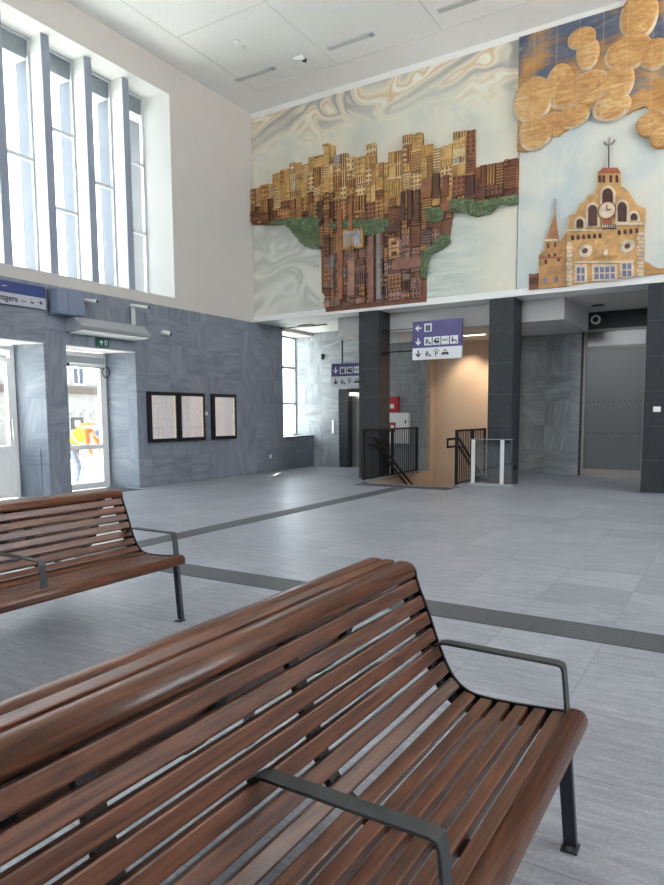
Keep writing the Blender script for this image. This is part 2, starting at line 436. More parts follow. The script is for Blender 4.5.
MB().box(0, .12, .0, 1.12, -.06, .08).build('housing', 'metal_grey', c, .01)
MB().box(.02, .08, 0, .3, -.12, -.06).build('arm', 'black', c)
MB().box(.03, .06, .5, 1.2, -.13, -.11).build('slide_rail', 'steel', c)
MB().tube([(.06+.01*math.cos(t), 1.2+.09*math.sin(t), -.2+.11*math.cos(t)) for t in [i*math.pi/9 for i in range(0, 17)]], .012, 6).build('cable', 'cable', c)
# hatch in reveal beside door 1
tag(MB().prism([(XL-.16, 7.645), (XL-.16, 7.632), (XL-.56, 7.526), (XL-.56, 7.539)], .08, .95, 'z').build('access_hatch', 'stone', None, .003), 'stone-faced access hatch low in the reveal beside the left street door', 'hatch')

# hall window with three panes in the left wall beyond the mural plane
XW = XL-.63
r = MB(); frame_x(r, XW-.05, XW+.03, 15.08, 16.6, .9, 3.8, .06, (1.85, 2.9))
hw = struct(r.build('window_30', 'metal_grey'))
MB().box(XW-.012, XW-.008, 15.12, 16.56, .95, 3.76).build('glass_pane', 'glass', hw)

# mural wall above the ledge
mw = MB().box(XL-T, XR, YM+.03, YM+.6, ZL+.13, ZC+.2)
struct(mw.build('wall_back', 'plaster'))
struct(MB().box(XL, XR, YM-.045, YM+.6, ZL, ZL+.135).build('trim_5', 'white_dull'))
struct(MB().box(XL, XR, YM-.03, YM+.03, ZC-.13, ZC-.001).build('trim_6', 'white_dull'))
# hall behind
struct(MB().box(XL-T, XR, YM+.6, 18, ZL, ZL+.2).build('ceiling_hall', 'ceiling_hall'))
hb = MB()
YS = 16.6
hb.box(XL-T, -9.93, YS, YS+.3, 0, ZL, 'stone_hall'); hb.box(-9.93, -8.5, YS, YS+.3, 2.25, ZL, 'stone_hall'); hb.box(-8.5, SX0, YS, YS+.3, 0, ZL, 'stone_hall')
hb.box(-10.1, -8.4, YS+.34, YS+.5, 0, ZL, 'dark'); hb.box(-10.1, -9.93, YS+.3, YS+.34, 0, ZL, 'dark'); hb.box(-8.5, -8.3, YS+.3, YS+.34, 0, ZL, 'dark')
struct(hb.build('wall_hall_left'))
hr = MB().box(SX1+.1, -3.36, 17.0, 17.3, 0, ZL, 'stone_hall')
hr.box(-3.36, XR, 17.0, 17.25, 3.5, ZL, 'dark'); hr.box(-3.36, XR, 17.12, 17.25, 0, 3.5, 'dark'); hr.box(-3.36, -3.3, 17.0, 17.25, 0, 3.52, 'dark'); hr.box(-1.9, XR, 17.0, 17.25, 0, 3.52, 'dark')
struct(hr.build('wall_hall_right'))
# bulkhead box
struct(MB().box(-8.66, -3.22, 14.46, 17.2, 3.45, ZL).build('trim_7', 'ceiling_hall'))
# stairwell
sw = MB(); sw.box(SX0-.2, SX0+.006, SY0, SY1, -3.2, -.002); sw.box(SX0-.2, SX0, YS+.3, SY1+.2, -.25, 3.45)
sw.box(SX0-.2, SX1+.2, SY1, SY1+.2, -3.2, 3.45); sw.box(SX1-.006, SX1+.12, SY0, SY1, -3.2, -.002); sw.box(SX1-.0, SX1+.12, 15.6, SY1, -.25, 3.45)
sw.box(SX0-.2, SX1+.2, SY0-.2, SY0, -3.2, -.25)
struct(sw.build('wall_stairwell', 'plaster_warm'))
# the light side wall strip of the stairwell opening
st = thing('staircase', 'stone staircase going down between the two dark columns', 'stairs', (0, SY0, 0))
n = 17
for i in range(n):
    MB().box(SX0+.01, SX1-.01, i*.27+.001, i*.27+.3, -.165*(i+1)-.2, -.165*(i+1)).build('step', 'floor', st)
# remaining walls; their unseen high openings are added and placed for fill light
def fill_opening_wall(name, axis, c0, c1, a0, a1, openings):
    w_ = MB(); xs = [a0]
    zs0, zs1 = 4.1, 8.38
    def bx(u0, u1, z0, z1):
        if axis == 'x': w_.box(c0, c1, u0, u1, z0, z1)
        else: w_.box(u0, u1, c0, c1, z0, z1)
    bx(a0, a1, 0, zs0); bx(a0, a1, zs1, ZC)
    prev = a0
    for u0, u1 in openings: bx(prev, u0, zs0, zs1); prev = u1
    bx(prev, a1, zs0, zs1)
    return struct(w_.build(name, 'plaster'))
fill_opening_wall('wall_right', 'x', XR, XR+.4, YB, 18, [(4.2+i*3.1, 7.0+i*3.1) for i in range(3)])
fill_opening_wall('wall_front', 'y', YB-.4, YB, XL-T, XR+.4, [(-10+i*3.1, -7.6+i*3.1) for i in range(2)])
# ceiling
ce = MB(); ce.box(XL-.9, XR+.4, YB-.4, YM+.6, ZC+.02, ZC+.2, 'ceiling')
ce.box(XL, -9.95, YB, YM, ZC, ZC+.03, 'ceiling'); ce.box(-9.95, XR, 12.97, YM, ZC, ZC+.03, 'ceiling')
ce.box(-9.95, XR, YB, 12.97, ZC, ZC+.03, 'perf')
for x in (-9.93, -7.75, -5.35, -2.95, -.55, 1.85): ce.box(x-.007, x+.007, YB, 12.97, ZC-.004, ZC, 'seam')
ce.box(-9.95, XR, 12.96, 12.975, ZC-.004, ZC, 'seam')
for x, y in ((-9.93, 10.4), (-7.75, 9.2), (-5.35, 10.4), (-2.95, 9.2), (-.55, 10.4)): ce.box(x, x+2.4, y-.006, y+.006, ZC-.004, ZC, 'seam')
struct(ce.build('ceiling'))
# ------------------------------------------------------------------ dark columns
def column(x0, x1, label):
    o = MB().box(x0, x1, YM, YM+.58, 0, ZL).build('column', 'dark', None, .006); tag(o, label, 'column', 'dark tiled columns under the mural'); return o
column(-7.74, -7.215, 'dark tiled column left of the staircase with a stair railing at its foot')
column(-4.61, -4.09, 'dark tiled column right of the staircase behind the glass barrier')
column(-1.585, -1.0, 'dark tiled column at the right edge carrying a small white switch')

# ------------------------------------------------------------------ murals
def W(x, y): p = on_y(x, y, YM); return (p.x, p.z)
def mural_cream():
    m = mat('painted_sky_plaster', (214, 214, 200), .75); k = N(m); x, y, z = k.pos()[:3]
    warp = k.noise(k.vec(k.m('MULTIPLY', x, .5), 0, k.m('MULTIPLY', z, .7)), 1, 1, .4, .6)
    sw = k.noise(k.vec(k.m('ADD', k.m('MULTIPLY', x, .45), k.m('MULTIPLY', warp, 2.0)), 3, k.m('ADD', k.m('MULTIPLY', z, 1.0), k.m('MULTIPLY', warp, 1.5))), 1.0, 1.5, .4, 1.0)
    band = k.m('ADD', .5, k.m('MULTIPLY', .5, k.m('SINE', k.m('MULTIPLY', sw, 27))))
    cs = k.ramp(band, [(0, (164, 162, 156)), (.3, (202, 196, 182)), (.6, (226, 216, 194)), (.85, (208, 182, 146)), (1, (232, 228, 214))])
    n2 = k.noise(k.vec(x, 7, z), 1.1, 5, .6)
    base = k.ramp(n2, [(.3, (196, 200, 188)), (.5, (214, 213, 198)), (.7, (224, 217, 198))])
    mask = k.m('ADD', k.m('MULTIPLY', k.m('SUBTRACT', z, 7.85), 1.3), k.m('MULTIPLY', k.m('SUBTRACT', n2, .5), 2.2), clamp=True)
    low = k.m('MULTIPLY', k.m('LESS_THAN', z, 6.25), k.m('LESS_THAN', x, -8.8))
    fold = k.m('ADD', .5, k.m('MULTIPLY', .5, k.m('SINE', k.m('MULTIPLY', sw, 26))))
    cl = k.ramp(fold, [(0, (186, 189, 180)), (.3, (206, 207, 197)), (1, (220, 219, 208))])
    tq = k.m('MULTIPLY', k.m('LESS_THAN', z, 6.35), k.m('SUBTRACT', 1, k.m('MULTIPLY', k.m('ADD', x, 6.3), .55), clamp=True))
    str_ = k.noise(k.vec(k.m('MULTIPLY', x, 1.2), 0, k.m('MULTIPLY', z, 6)), 1, 4, .6, 1)
    ct = k.ramp(str_, [(.35, (150, 176, 176)), (.6, (206, 214, 208))])
    c = k.mixc(mask, base, cs)
    c = k.mixc(k.m('MULTIPLY', tq, k.m('GREATER_THAN', x, -6.6)), c, ct)
    c = k.mixc(low, c, cl)
    k.col(c); k.bump(k.m('ADD', k.m('MULTIPLY', band, mask), k.m('MULTIPLY', fold, low)), .25, .03); return m
M['cream'] = mural_cream()
def ceramic(name, rgb, var=.82, sc=6):
    m = mat(name, rgb, .5); k = N(m); x, y, z = k.pos()[:3]
    n = k.noise(k.vec(x, y, z), sc, 5, .7)
    k.col(k.ramp(n, [(.3, tuple(int(v*var*.92) for v in rgb)), (.55, rgb), (.75, tuple(min(255, int(v*1.1)) for v in rgb))])); k.bump(n, .4, .01); return m
for nme, rgb in dict(gold=(212, 174, 112), gold_b=(192, 148, 84), straw=(222, 198, 146), slate=(152, 158, 168), brown=(152, 96, 60), brown_b=(122, 72, 46),
                     umber=(86, 52, 38), rose=(168, 122, 104), rose_b=(140, 96, 80), ash=(140, 132, 128), char=(62, 54, 52), hedge=(98, 116, 80), brick=(128, 80, 54)).items():
    M[nme] = ceramic('glazed_ceramic_'+nme, rgb)
m1 = thing('wall_mural', 'wide ceramic relief mural of a brown and golden city under swirling pale clouds', 'mural', (-7.4, YM, 4.04))
P1 = (-7.4, YM, 4.04)
def part(mb, name, m, root, P, **k):
    o = mb.build(name, m, root, at=P, **k); o.location = (0, 0, 0); return o
part(MB().box(XL+.01, -4.05, YM-.03, YM+.03, ZL+.135, 8.87), 'painted_panel', 'cream', m1, P1)
sky = [(248.5,191),(275,184.5),(276,176),(292,170),(292.5,165),(303,165),(303.5,166),(310,166),(310.5,158),(316,158),(326,158),(326.5,147),(336,146.5),(336.5,160),(343,154),(349,154),(350.5,160),(367.5,157),(368,146.5),(377.5,145.6),(378,165),(390.6,162.6),(391,154),(405,151),(406,136.5),(424,134),(424.7,146.5),(430,146.5),(430.5,154),(435,151.7),(455,144),(455.7,133),(473,131),(474,145),(476,145),(476.5,169),(482,167),(497,164),(506,165),(507,161),(519.5,159.5)]
sky = [W(*p) for p in sky]
botl = [(248.5,225),(271,226),(288,225),(297,234),(305,244),(312,248.7),(322.5,249.5),(323,293),(326.5,296),(327,312.5),(427.5,302),(427.6,262),(432,252),(445,244),(451,236),(454,213),(468,213),(478,217),(492,214),(500,205),(519.5,204.5)]
botl = [W(*p) for p in botl]
def interp(pts, x):
    if x <= pts[0][0]: return pts[0][1]
    for a, b in zip(pts, pts[1:]):
        if a[0] <= x <= b[0] and b[0] > a[0]: return a[1]+(b[1]-a[1])*(x-a[0])/(b[0]-a[0])
    return pts[-1][1]
Yf = YM-.03
plate = MB().prism(sky+botl[::-1], Yf, Yf-.03, 'y', 'brick'); part(plate, 'relief_base', None, m1, P1)
def tone(x, z):
    tg = 6.75 if x < -8.3 else (6.45 if x < -5.15 else 7.3)
    r = random.random()
    if z > tg: return random.choice(['gold', 'gold', 'gold_b', 'straw', 'straw', 'slate' if r < .35 else 'gold'])
    if z > tg-.45: return random.choice(['gold_b', 'brown', 'brown', 'brown_b', 'gold_b'])
    if z > 5.35: return random.choice(['brown', 'brown_b', 'brown_b', 'umber', 'brown', 'gold_b' if r < .25 else 'brick'])
    return random.choice(['rose', 'rose_b', 'rose', 'ash' if r < .3 else 'rose_b', 'brown_b', 'brick', 'char' if r < .12 else 'rose'])
def cell(mb, x0, x1, z0, z1, d0):
    m = tone((x0+x1)/2, (z0+z1)/2); w_, h_ = x1-x0, z1-z0; g = .008
    d = d0+random.uniform(.0, .05)
    top = Yf-.03
    mb.box(x0+g, x1-g, top, top-d, z0+g, z1-g, m)
    dk = {'gold': 'gold_b', 'straw': 'brown', 'gold_b': 'brown', 'slate': 'straw', 'brown': 'umber', 'brown_b': 'gold_b', 'umber': 'brown', 'rose': 'char', 'rose_b': 'ash', 'ash': 'rose_b', 'brick': 'umber', 'char': 'rose'}[m]
    t = random.random(); y1 = top-d
    if t < .3 and h_ > .1:
        n_ = max(2, int(h_/.05))
        for i in range(n_): zz = z0+h_*(i+.5)/n_; mb.box(x0+.02, x1-.02, y1, y1-.018, zz-.008, zz+.008, dk)
    elif t < .55:
        n_ = max(2, int(w_/.05))
        for i in range(n_): xx = x0+w_*(i+.5)/n_; mb.box(xx-.009, xx+.009, y1, y1-.022, z0+.025, z1-.025, dk)
    elif t < .85:
        nx, nz = max(2, int(w_/.08)), max(1, int(h_/.09))
        for i in range(nx):
            for j in range(nz):
                xx = x0+w_*(i+.5)/nx; zz = z0+h_*(j+.5)/nz
                mb.box(xx-.02, xx+.02, y1, y1-.014, zz-.025, zz+.025, dk)
cty = MB(); x = sky[0][0]; brk = sorted({round(p[0], 3) for p in sky}); last = sky[-1][0]
while x < last-.03:
    nx = x+random.uniform(.12, .3)
    cand = [b for b in brk if x+.07 < b <= nx+.08]
    if cand: nx = min(cand, key=lambda b: abs(b-nx))
    nx = min(nx, last)
    xm = (x+nx)/2
    zt = max(interp(sky, x+.25*(nx-x)), interp(sky, x+.75*(nx-x)))-.01; zb = max(interp(botl, x+.02), interp(botl, nx-.02))+.0
    if xm > -8.6 and xm < -6.0: zb = max(4.06, interp(botl, xm))
    z = zt; dd = random.uniform(.015, .06)
    while z > zb+.05:
        hgt = random.uniform(.12, .5) if z > 5.6 else random.uniform(.1, .34)
        z2 = max(zb, z-hgt)
        if z2 - zb < .06: z2 = zb
        if nx-x > .2 and random.random() < .45:
            q = x+(nx-x)*random.uniform(.35, .65); cell(cty, x, q, z2, z, dd); cell(cty, q, nx, z2, z, dd)
        else: cell(cty, x, nx, z2, z, dd)
        if random.random() < .3: cty.box(x, nx, Yf-.03, Yf-.03-dd-.06, z-.012, z+.012, tone(xm, z))
        z = z2
    x = nx
# tower slabs, arches, chimneys standing out of the relief
for (px, py, qx, qy, mm) in ((436,176,442,200,'umber'),(446,178,451,198,'brown_b'),(404,194,408,222,'umber'),(411,193,415,222,'umber'),(418,193,422,222,'umber'),(352,205,356,232,'brown'),(341,213,346,300,'brown'),(372,238,377,302,'rose_b'),(380,236,384,300,'ash'),(396,262,424,268,'rose_b'),(390,228,404,233,'umber'),(352,262,358,296,'rose')):
    (a, b), (c_, d_) = W(px, py), W(qx, qy); cty.box(a, c_, Yf, Yf-.15, min(b, d_), max(b, d_), mm)
for (px, py, qx, qy) in ((345,232,366,248),(392,240,402,248),(392,251,402,259)):
    (a, b), (c_, d_) = W(px, py), W(qx, qy); lo, hi = min(b, d_), max(b, d_)
    cty.box(a, c_, Yf, Yf-.12, lo, hi, 'gold_b'); cty.box(a+.06, c_-.06, Yf-.12, Yf-.13, lo+.06, hi-.06, 'slate' if px < 350 else 'umber')
part(cty, 'city_relief', None, m1, P1)
def inside(poly, x, z):
    r = False; n_ = len(poly)
    for i in range(n_):
        (x1, z1), (x2, z2) = poly[i], poly[(i+1) % n_]
        if (z1 > z) != (z2 > z) and x < (x2-x1)*(z-z1)/(z2-z1)+x1: r = not r
    return r
for poly in ([(271,226),(276,222),(290,220),(322,219),(322.5,249.5),(312,248.7),(305,244),(297,234),(288,225)],
             [(333,226),(350,221),(364,221),(391,221),(391,232),(385,235),(370,237),(365,230),(350,229),(334,231)],
             [(454,201),(468,201),(480,204),(500,200),(519,196),(519.3,205),(510,206),(500,206),(492,215),(478,218),(468,214),(454,213)],
             [(428,213),(433,209),(441,209),(446,214),(445,221),(438,224),(430,222)],
             [(440,240),(450,234),(452,243),(444,250),(432,255),(429,266),(428,279),(424,279),(423,262),(424,254),(434,248)]):
    pw = [W(*p) for p in poly]; hb_ = MB(); hb_.prism(pw, Yf-.02, Yf-.12, 'y', 'hedge')
    xs = [p[0] for p in pw]; zs = [p[1] for p in pw]; xx = min(xs)
    while xx < max(xs):
        zz = min(zs)
        while zz < max(zs):
            u, v = xx+random.uniform(-.02, .02), zz+random.uniform(-.02, .02)
            if inside(pw, u, v): hb_.dome((u, Yf-.115, v), random.uniform(.03, .05), random.uniform(.03, .05), .03, 'hedge', 7)
            zz += .065
        xx += .065
    part(hb_, 'hedge_relief', None, m1, P1)

# second mural
def pale():
    m = mat('pale_sky_plaster', (206, 210, 204), .75); k = N(m); x, y, z = k.pos()[:3]
    n = k.noise(k.vec(x, 2, z), .9, 4, .55, .4)
    k.col(k.ramp(n, [(.35, (190, 200, 202)), (.5, (210, 212, 203)), (.7, (220, 217, 202))])); return m
M['pale'] = pale()
def tiles():
    m = mat('navy_and_ochre_tiles', (180, 140, 80), .42); k = N(m); x, y, z = k.pos()[:3]
    zz = k.m('ADD', z, k.m('MULTIPLY', x, -.12))
    n1 = k.noise(k.vec(k.m('MULTIPLY', x, 1.2), 0, k.m('MULTIPLY', zz, 9)), 1, 5, .7, .6)
    n2 = k.noise(k.vec(x, 5, z), .9, 3, .6, .5)
    nv = k.m('ADD', k.m('ADD', k.m('MULTIPLY', k.m('SUBTRACT', z, 7.55), .32), k.m('MULTIPLY', k.m('SUBTRACT', n1, .5), 1.6)), k.m('MULTIPLY', k.m('SUBTRACT', n2, .5), 2.4))
    oc = k.ramp(n1, [(.3, (150, 104, 58)), (.5, (190, 140, 78)), (.7, (216, 178, 116))])
    na = k.ramp(n1, [(.3, (52, 62, 86)), (.55, (86, 96, 116)), (.75, (160, 152, 130))])
    c = k.mixc(k.m('MULTIPLY', nv, 3, clamp=True), oc, na)
    j = k.m('MAXIMUM', k.line(x, .42, .02, .007), k.m('MULTIPLY', k.line(z, .56, .2, .004), .5))
    c = k.mixc(k.m('MULTIPLY', j, .38), c, (206, 190, 150)); k.col(c); k.bump(n1, .35, .01); return m
M['tiles'] = tiles()
for nme, rgb in dict(ochre=(190, 142, 82), rim=(206, 186, 160), sand=(204, 158, 100), sand_b=(186, 138, 84), roof=(166, 92, 66), sand_roof=(170, 116, 78), dkopen=(84, 50, 38), quoin=(216, 198, 172), pane=(112, 116, 146)).items():
    M[nme] = ceramic('glazed_ceramic_'+nme, rgb, .86, 5)
def cloudm():
    m = mat('ochre_cloud_glaze', (190, 144, 88), .5); k = N(m); x, y, z = k.pos()[:3]
    n = k.noise(k.vec(k.m('MULTIPLY', x, 1.5), 0, k.m('MULTIPLY', z, 5)), 1.6, 5, .7, 2.0)
    n2 = k.noise(k.vec(x, 4, z), 1.3, 2)
    c = k.ramp(k.m('ADD', k.m('MULTIPLY', n, .7), k.m('MULTIPLY', n2, .35)), [(.36, (158, 108, 62)), (.5, (194, 146, 88)), (.6, (208, 170, 116)), (.7, (216, 200, 170))])
    j = k.m('MAXIMUM', k.line(x, .42, .02, .005), k.m('MULTIPLY', k.line(z, .56, .2, .004), .5))
    k.col(k.mixc(k.m('MULTIPLY', j, .5), c, (214, 196, 160))); k.bump(n, .5, .015); return m
M['cloud'] = cloudm()
P2 = (-2.3, YM, 4.04)
m2 = thing('wall_mural', 'ceramic mural of a gabled clock building under heavy ochre clouds on navy', 'mural', P2)
part(MB().box(-4.03, 1.6, YM-.05, YM+.03, ZL+.135, 8.87), 'painted_panel', 'pale', m2, P2)
Yg = YM-.05
sc = [(521,36.6),(518.4,152.5),(527,153.5),(534,151.5),(539,147),(542,140.7),(548,139.5),(554,138),(560,138),(564,134),(569,131.5),(572.7,129),(576,124),(579,120),(584,118.5),(589.7,115.3),(596.4,117),(602,121),(608.3,121.5),(614,120),(618.5,117),(626,116.5),(632,113.6),(639,111),(645.6,108.5),(648.5,110),(649,113.6),(645,117),(641,121),(640.5,125.4),(641,130),(643,134),(648,136),(652.4,136.6),(653,140),(655.8,144),(660,147),(664,147.5)]
pw = [W(*p) for p in sc]; pw[0] = (pw[1][0], 8.86)
pw += [(-1.2, 6.2), (-.7, 6.9), (-.1, 6.7), (.5, 6.1), (1.1, 6.4), (1.55, 6.0), (1.55, 8.86)]
cl = MB().prism(pw, Yg, Yg-.06, 'y', 'tiles')
s_ = 2.95
for (cx, cy, a, b, hh) in ((72,303,.40,.44,.05),(150,262,.28,.42,.04),(240,265,.40,.30,.07),(178,285,.32,.28,.06),(215,122,.26,.2,.05),(232,168,.22,.30,.05),(322,250,.28,.36,.06),
                       (352,165,.42,.32,.07),(428,170,.26,.28,.07),(303,322,.34,.26,.06),(128,372,.3,.22,.05),(80,395,.34,.36,.04),(420,372,.26,.24,.05),(190,350,.3,.22,.04),(382,58,.33,.44,.05),(448,405,.2,.24,.05)):
    X_, Z_ = W(510+cx/s_, cy/s_); a0 = random.choice([.6, 2.2, 2.6, 5.2]); cl.dome((X_, Yg-.055, Z_), a, b, hh, 'cloud', 36, 'rim', a0, 3.4)
for X_, Z_, a, b in ((-.5, 7.6, .45, .4), (.3, 7.9, .4, .3), (.9, 7.1, .5, .4), (0.0, 7.0, .4, .35)): cl.dome((X_, Yg-.055, Z_), a, b, .06, 'cloud', 26, 'rim', 1, 3)
part(cl, 'cloud_relief', None, m2, P2)
# gabled clock building
sx = 4.955
def Q(x, y): return W(530+x/sx, 130+y/sx)
fac = [(188,775),(188,515),(196,470),(198,432),(215,424),(235,418),(242,392),(255,372),(275,362),(285,342),(300,330),(325,322),(336,292),(336,255),(340,215),(365,196),(440,198),(452,215),(455,285),(478,298),(495,318),(512,345),(530,376),(550,388),(575,395),(575,440),(568,500),(568,722)]
bl = MB().prism([Q(*p) for p in fac], Yg, Yg-.05, 'y', 'sand')
tur = [(48,790),(50,625),(75,600),(82,552),(100,500),(128,420),(145,540),(152,565),(170,530),(186,512),(188,778)]
bl.prism([Q(*p) for p in tur], Yg, Yg-.04, 'y', 'sand_b')
bl.prism([Q(*p) for p in ((80,555),(104,500),(129,418),(146,548))], Yg-.04, Yg-.07, 'y', 'sand_roof')
bl.prism([Q(*p) for p in ((345,222),(366,197),(438,197),(450,220))], Yg-.05, Yg-.08, 'y', 'roof')
def rect(x0, y0, x1, y1, m, d0, d1):
    a, b = Q(x0, y0), Q(x1, y1); c_, e_ = Q(x1, y0), Q(x0, y1)
    bl.prism([a, c_, b, e_], Yg-d0, Yg-d1, 'y', m)
def arch(cx, y0, y1, w_, m, d0, d1):
    pts = [(cx-w_, y1), (cx-w_, y0+w_*1.1)]+[(cx+w_*math.cos(t), y0+w_*1.1-w_*1.1*math.sin(t)) for t in [math.pi-math.pi*i/8 for i in range(1, 8)]]+[(cx+w_, y0+w_*1.1), (cx+w_, y1)]
    bl.prism([Q(*p) for p in pts], Yg-d0, Yg-d1, 'y', m)
for cx, y0, y1, w_ in ((391,298,375,26),(317,380,483,22),(462,366,462,22),(254,448,492,17),(520,421,456,17)):
    arch(cx, y0-14, y1+3, w_+11, 'quoin', .05, .075); arch(cx, y0, y1, w_, 'dkopen', .07, .085)
X_, Z_ = Q(387, 408); bl.dome((X_, Yg-.075, Z_), .155, .155, .03, 'quoin', 24)
a, b = X_, Z_; bl.box(a-.008, a+.008, Yg-.12, Yg-.11, b, b+.1, 'char'); bl.box(a, a+.08, Yg-.12, Yg-.11, b-.008, b+.008, 'char')
bl.tube([(a+.155*math.cos(t), Yg-.09, b+.155*math.sin(t)) for t in [2*math.pi*i/20 for i in range(21)]], .012, 6, 'brown')
rect(362,478,430,496,'char',.05,.11)
for i in range(6): rect(366+i*11, 480, 372+i*11, 494, 'quoin', .11, .115)
rect(368,448,412,478,'roof',.05,.09)
rect(190,500,362,508,'quoin',.05,.08); rect(430,478,572,466,'quoin',.05,.08)
for i in range(6): arch(217+i*27, 527-i*2, 551-i*2, 8, 'dkopen', .05, .06)
for i in range(4): arch(446+i*29, 502-i*3, 526-i*3, 8, 'dkopen', .05, .06)
for cx in (350,371,405,435): arch(cx, 232, 268, 7, 'dkopen', .05, .06)
for cx, cy in ((279,605),(487,582)):
    X_, Z_ = Q(cx, cy); bl.dome((X_, Yg-.05, Z_), .13, .13, .025, 'quoin', 20); bl.dome((X_, Yg-.075, Z_), .05, .05, .012, 'dkopen', 12)
for i in range(11):
    y0 = 560+i*20
    rect(190-(i % 2)*4, y0, 212+(i % 2)*6, y0+15, 'quoin', .05, .07); rect(540-(i % 2)*6, y0-45, 566+(i % 2)*3, y0-30, 'quoin', .05, .07)
rect(225,664,520,656,'quoin',.05,.075)
for x0, x1, y0, y1, nx in ((236,280,684,757,2),(322,428,683,748,4),(460,510,664,734,2)):
    rect(x0-8, y0-12, x1+8, y1+4, 'quoin', .05, .07)
    for i in range(nx):
        for j in range(2):
            w_ = (x1-x0)/nx; h_ = (y1-y0)/2; sl = -(i*w_)*.12
            rect(x0+i*w_+3, y0+j*h_+3+sl*.3, x0+(i+1)*w_-3, y0+(j+1)*h_-3+sl*.3, 'pane', .07, .074)
bl.dome((*[Q(377, 612)[0]], Yg-.05, Q(377, 612)[1]), .05, .07, .03, 'quoin', 12)
for i in range(12):
    X_, Z_ = Q(322+i*10, 641-i*1.1+(i % 2)*3); bl.dome((X_, Yg-.05, Z_), .026, .03, .012, 'ochre', 7)
bl.tube([(Q(394,195)[0], Yg-.04, Q(394,195)[1]), (Q(394,80)[0], Yg-.04, Q(394,80)[1])], .012, 6, 'char')
X_, Z_ = Q(397, 62); bl.tube([(X_+.09*math.cos(t), Yg-.04, Z_+.07*math.sin(t)) for t in [math.pi*(1+i/8) for i in range(9)]], .018, 6, 'ash')
bl.tube([(X_, Yg-.04, Z_-.08), (X_, Yg-.04, Z_+.06)], .014, 6, 'ash')
bl.tube([(Q(129,420)[0], Yg-.03, Q(129,420)[1]), (Q(128,345)[0], Yg-.03, Q(128,345)[1])], .007, 6, 'brown')
for cx, y0, y1 in ((96,565,590),(130,562,585),(84,645,668),(147,635,655),(100,618,632),(128,616,630)): arch(cx, y0, y1, 6, 'dkopen', .04, .05)
for x0, y0 in ((75,735),(130,730)): rect(x0, y0, x0+14, y0+28, 'pane', .04, .05)
rect(76,556,148,548,'quoin',.04,.075); rect(50,640,165,632,'roof',.04,.055)
bl.prism([Q(*p) for p in ((0,795),(0,715),(24,718),(46,712),(48,790))], Yg, Yg-.03, 'y', 'brick')
for i in range(4): rect(6+i*11, 735, 11+i*11, 765, 'dkopen', .03, .04)
bl.prism([Q(*p) for p in ((568,722),(568,655),(590,662),(610,678),(640,690),(700,684),(760,650),(830,660),(830,700))], Yg, Yg-.04, 'y', 'sand_b')
part(bl, 'building_relief', None, m2, P2)

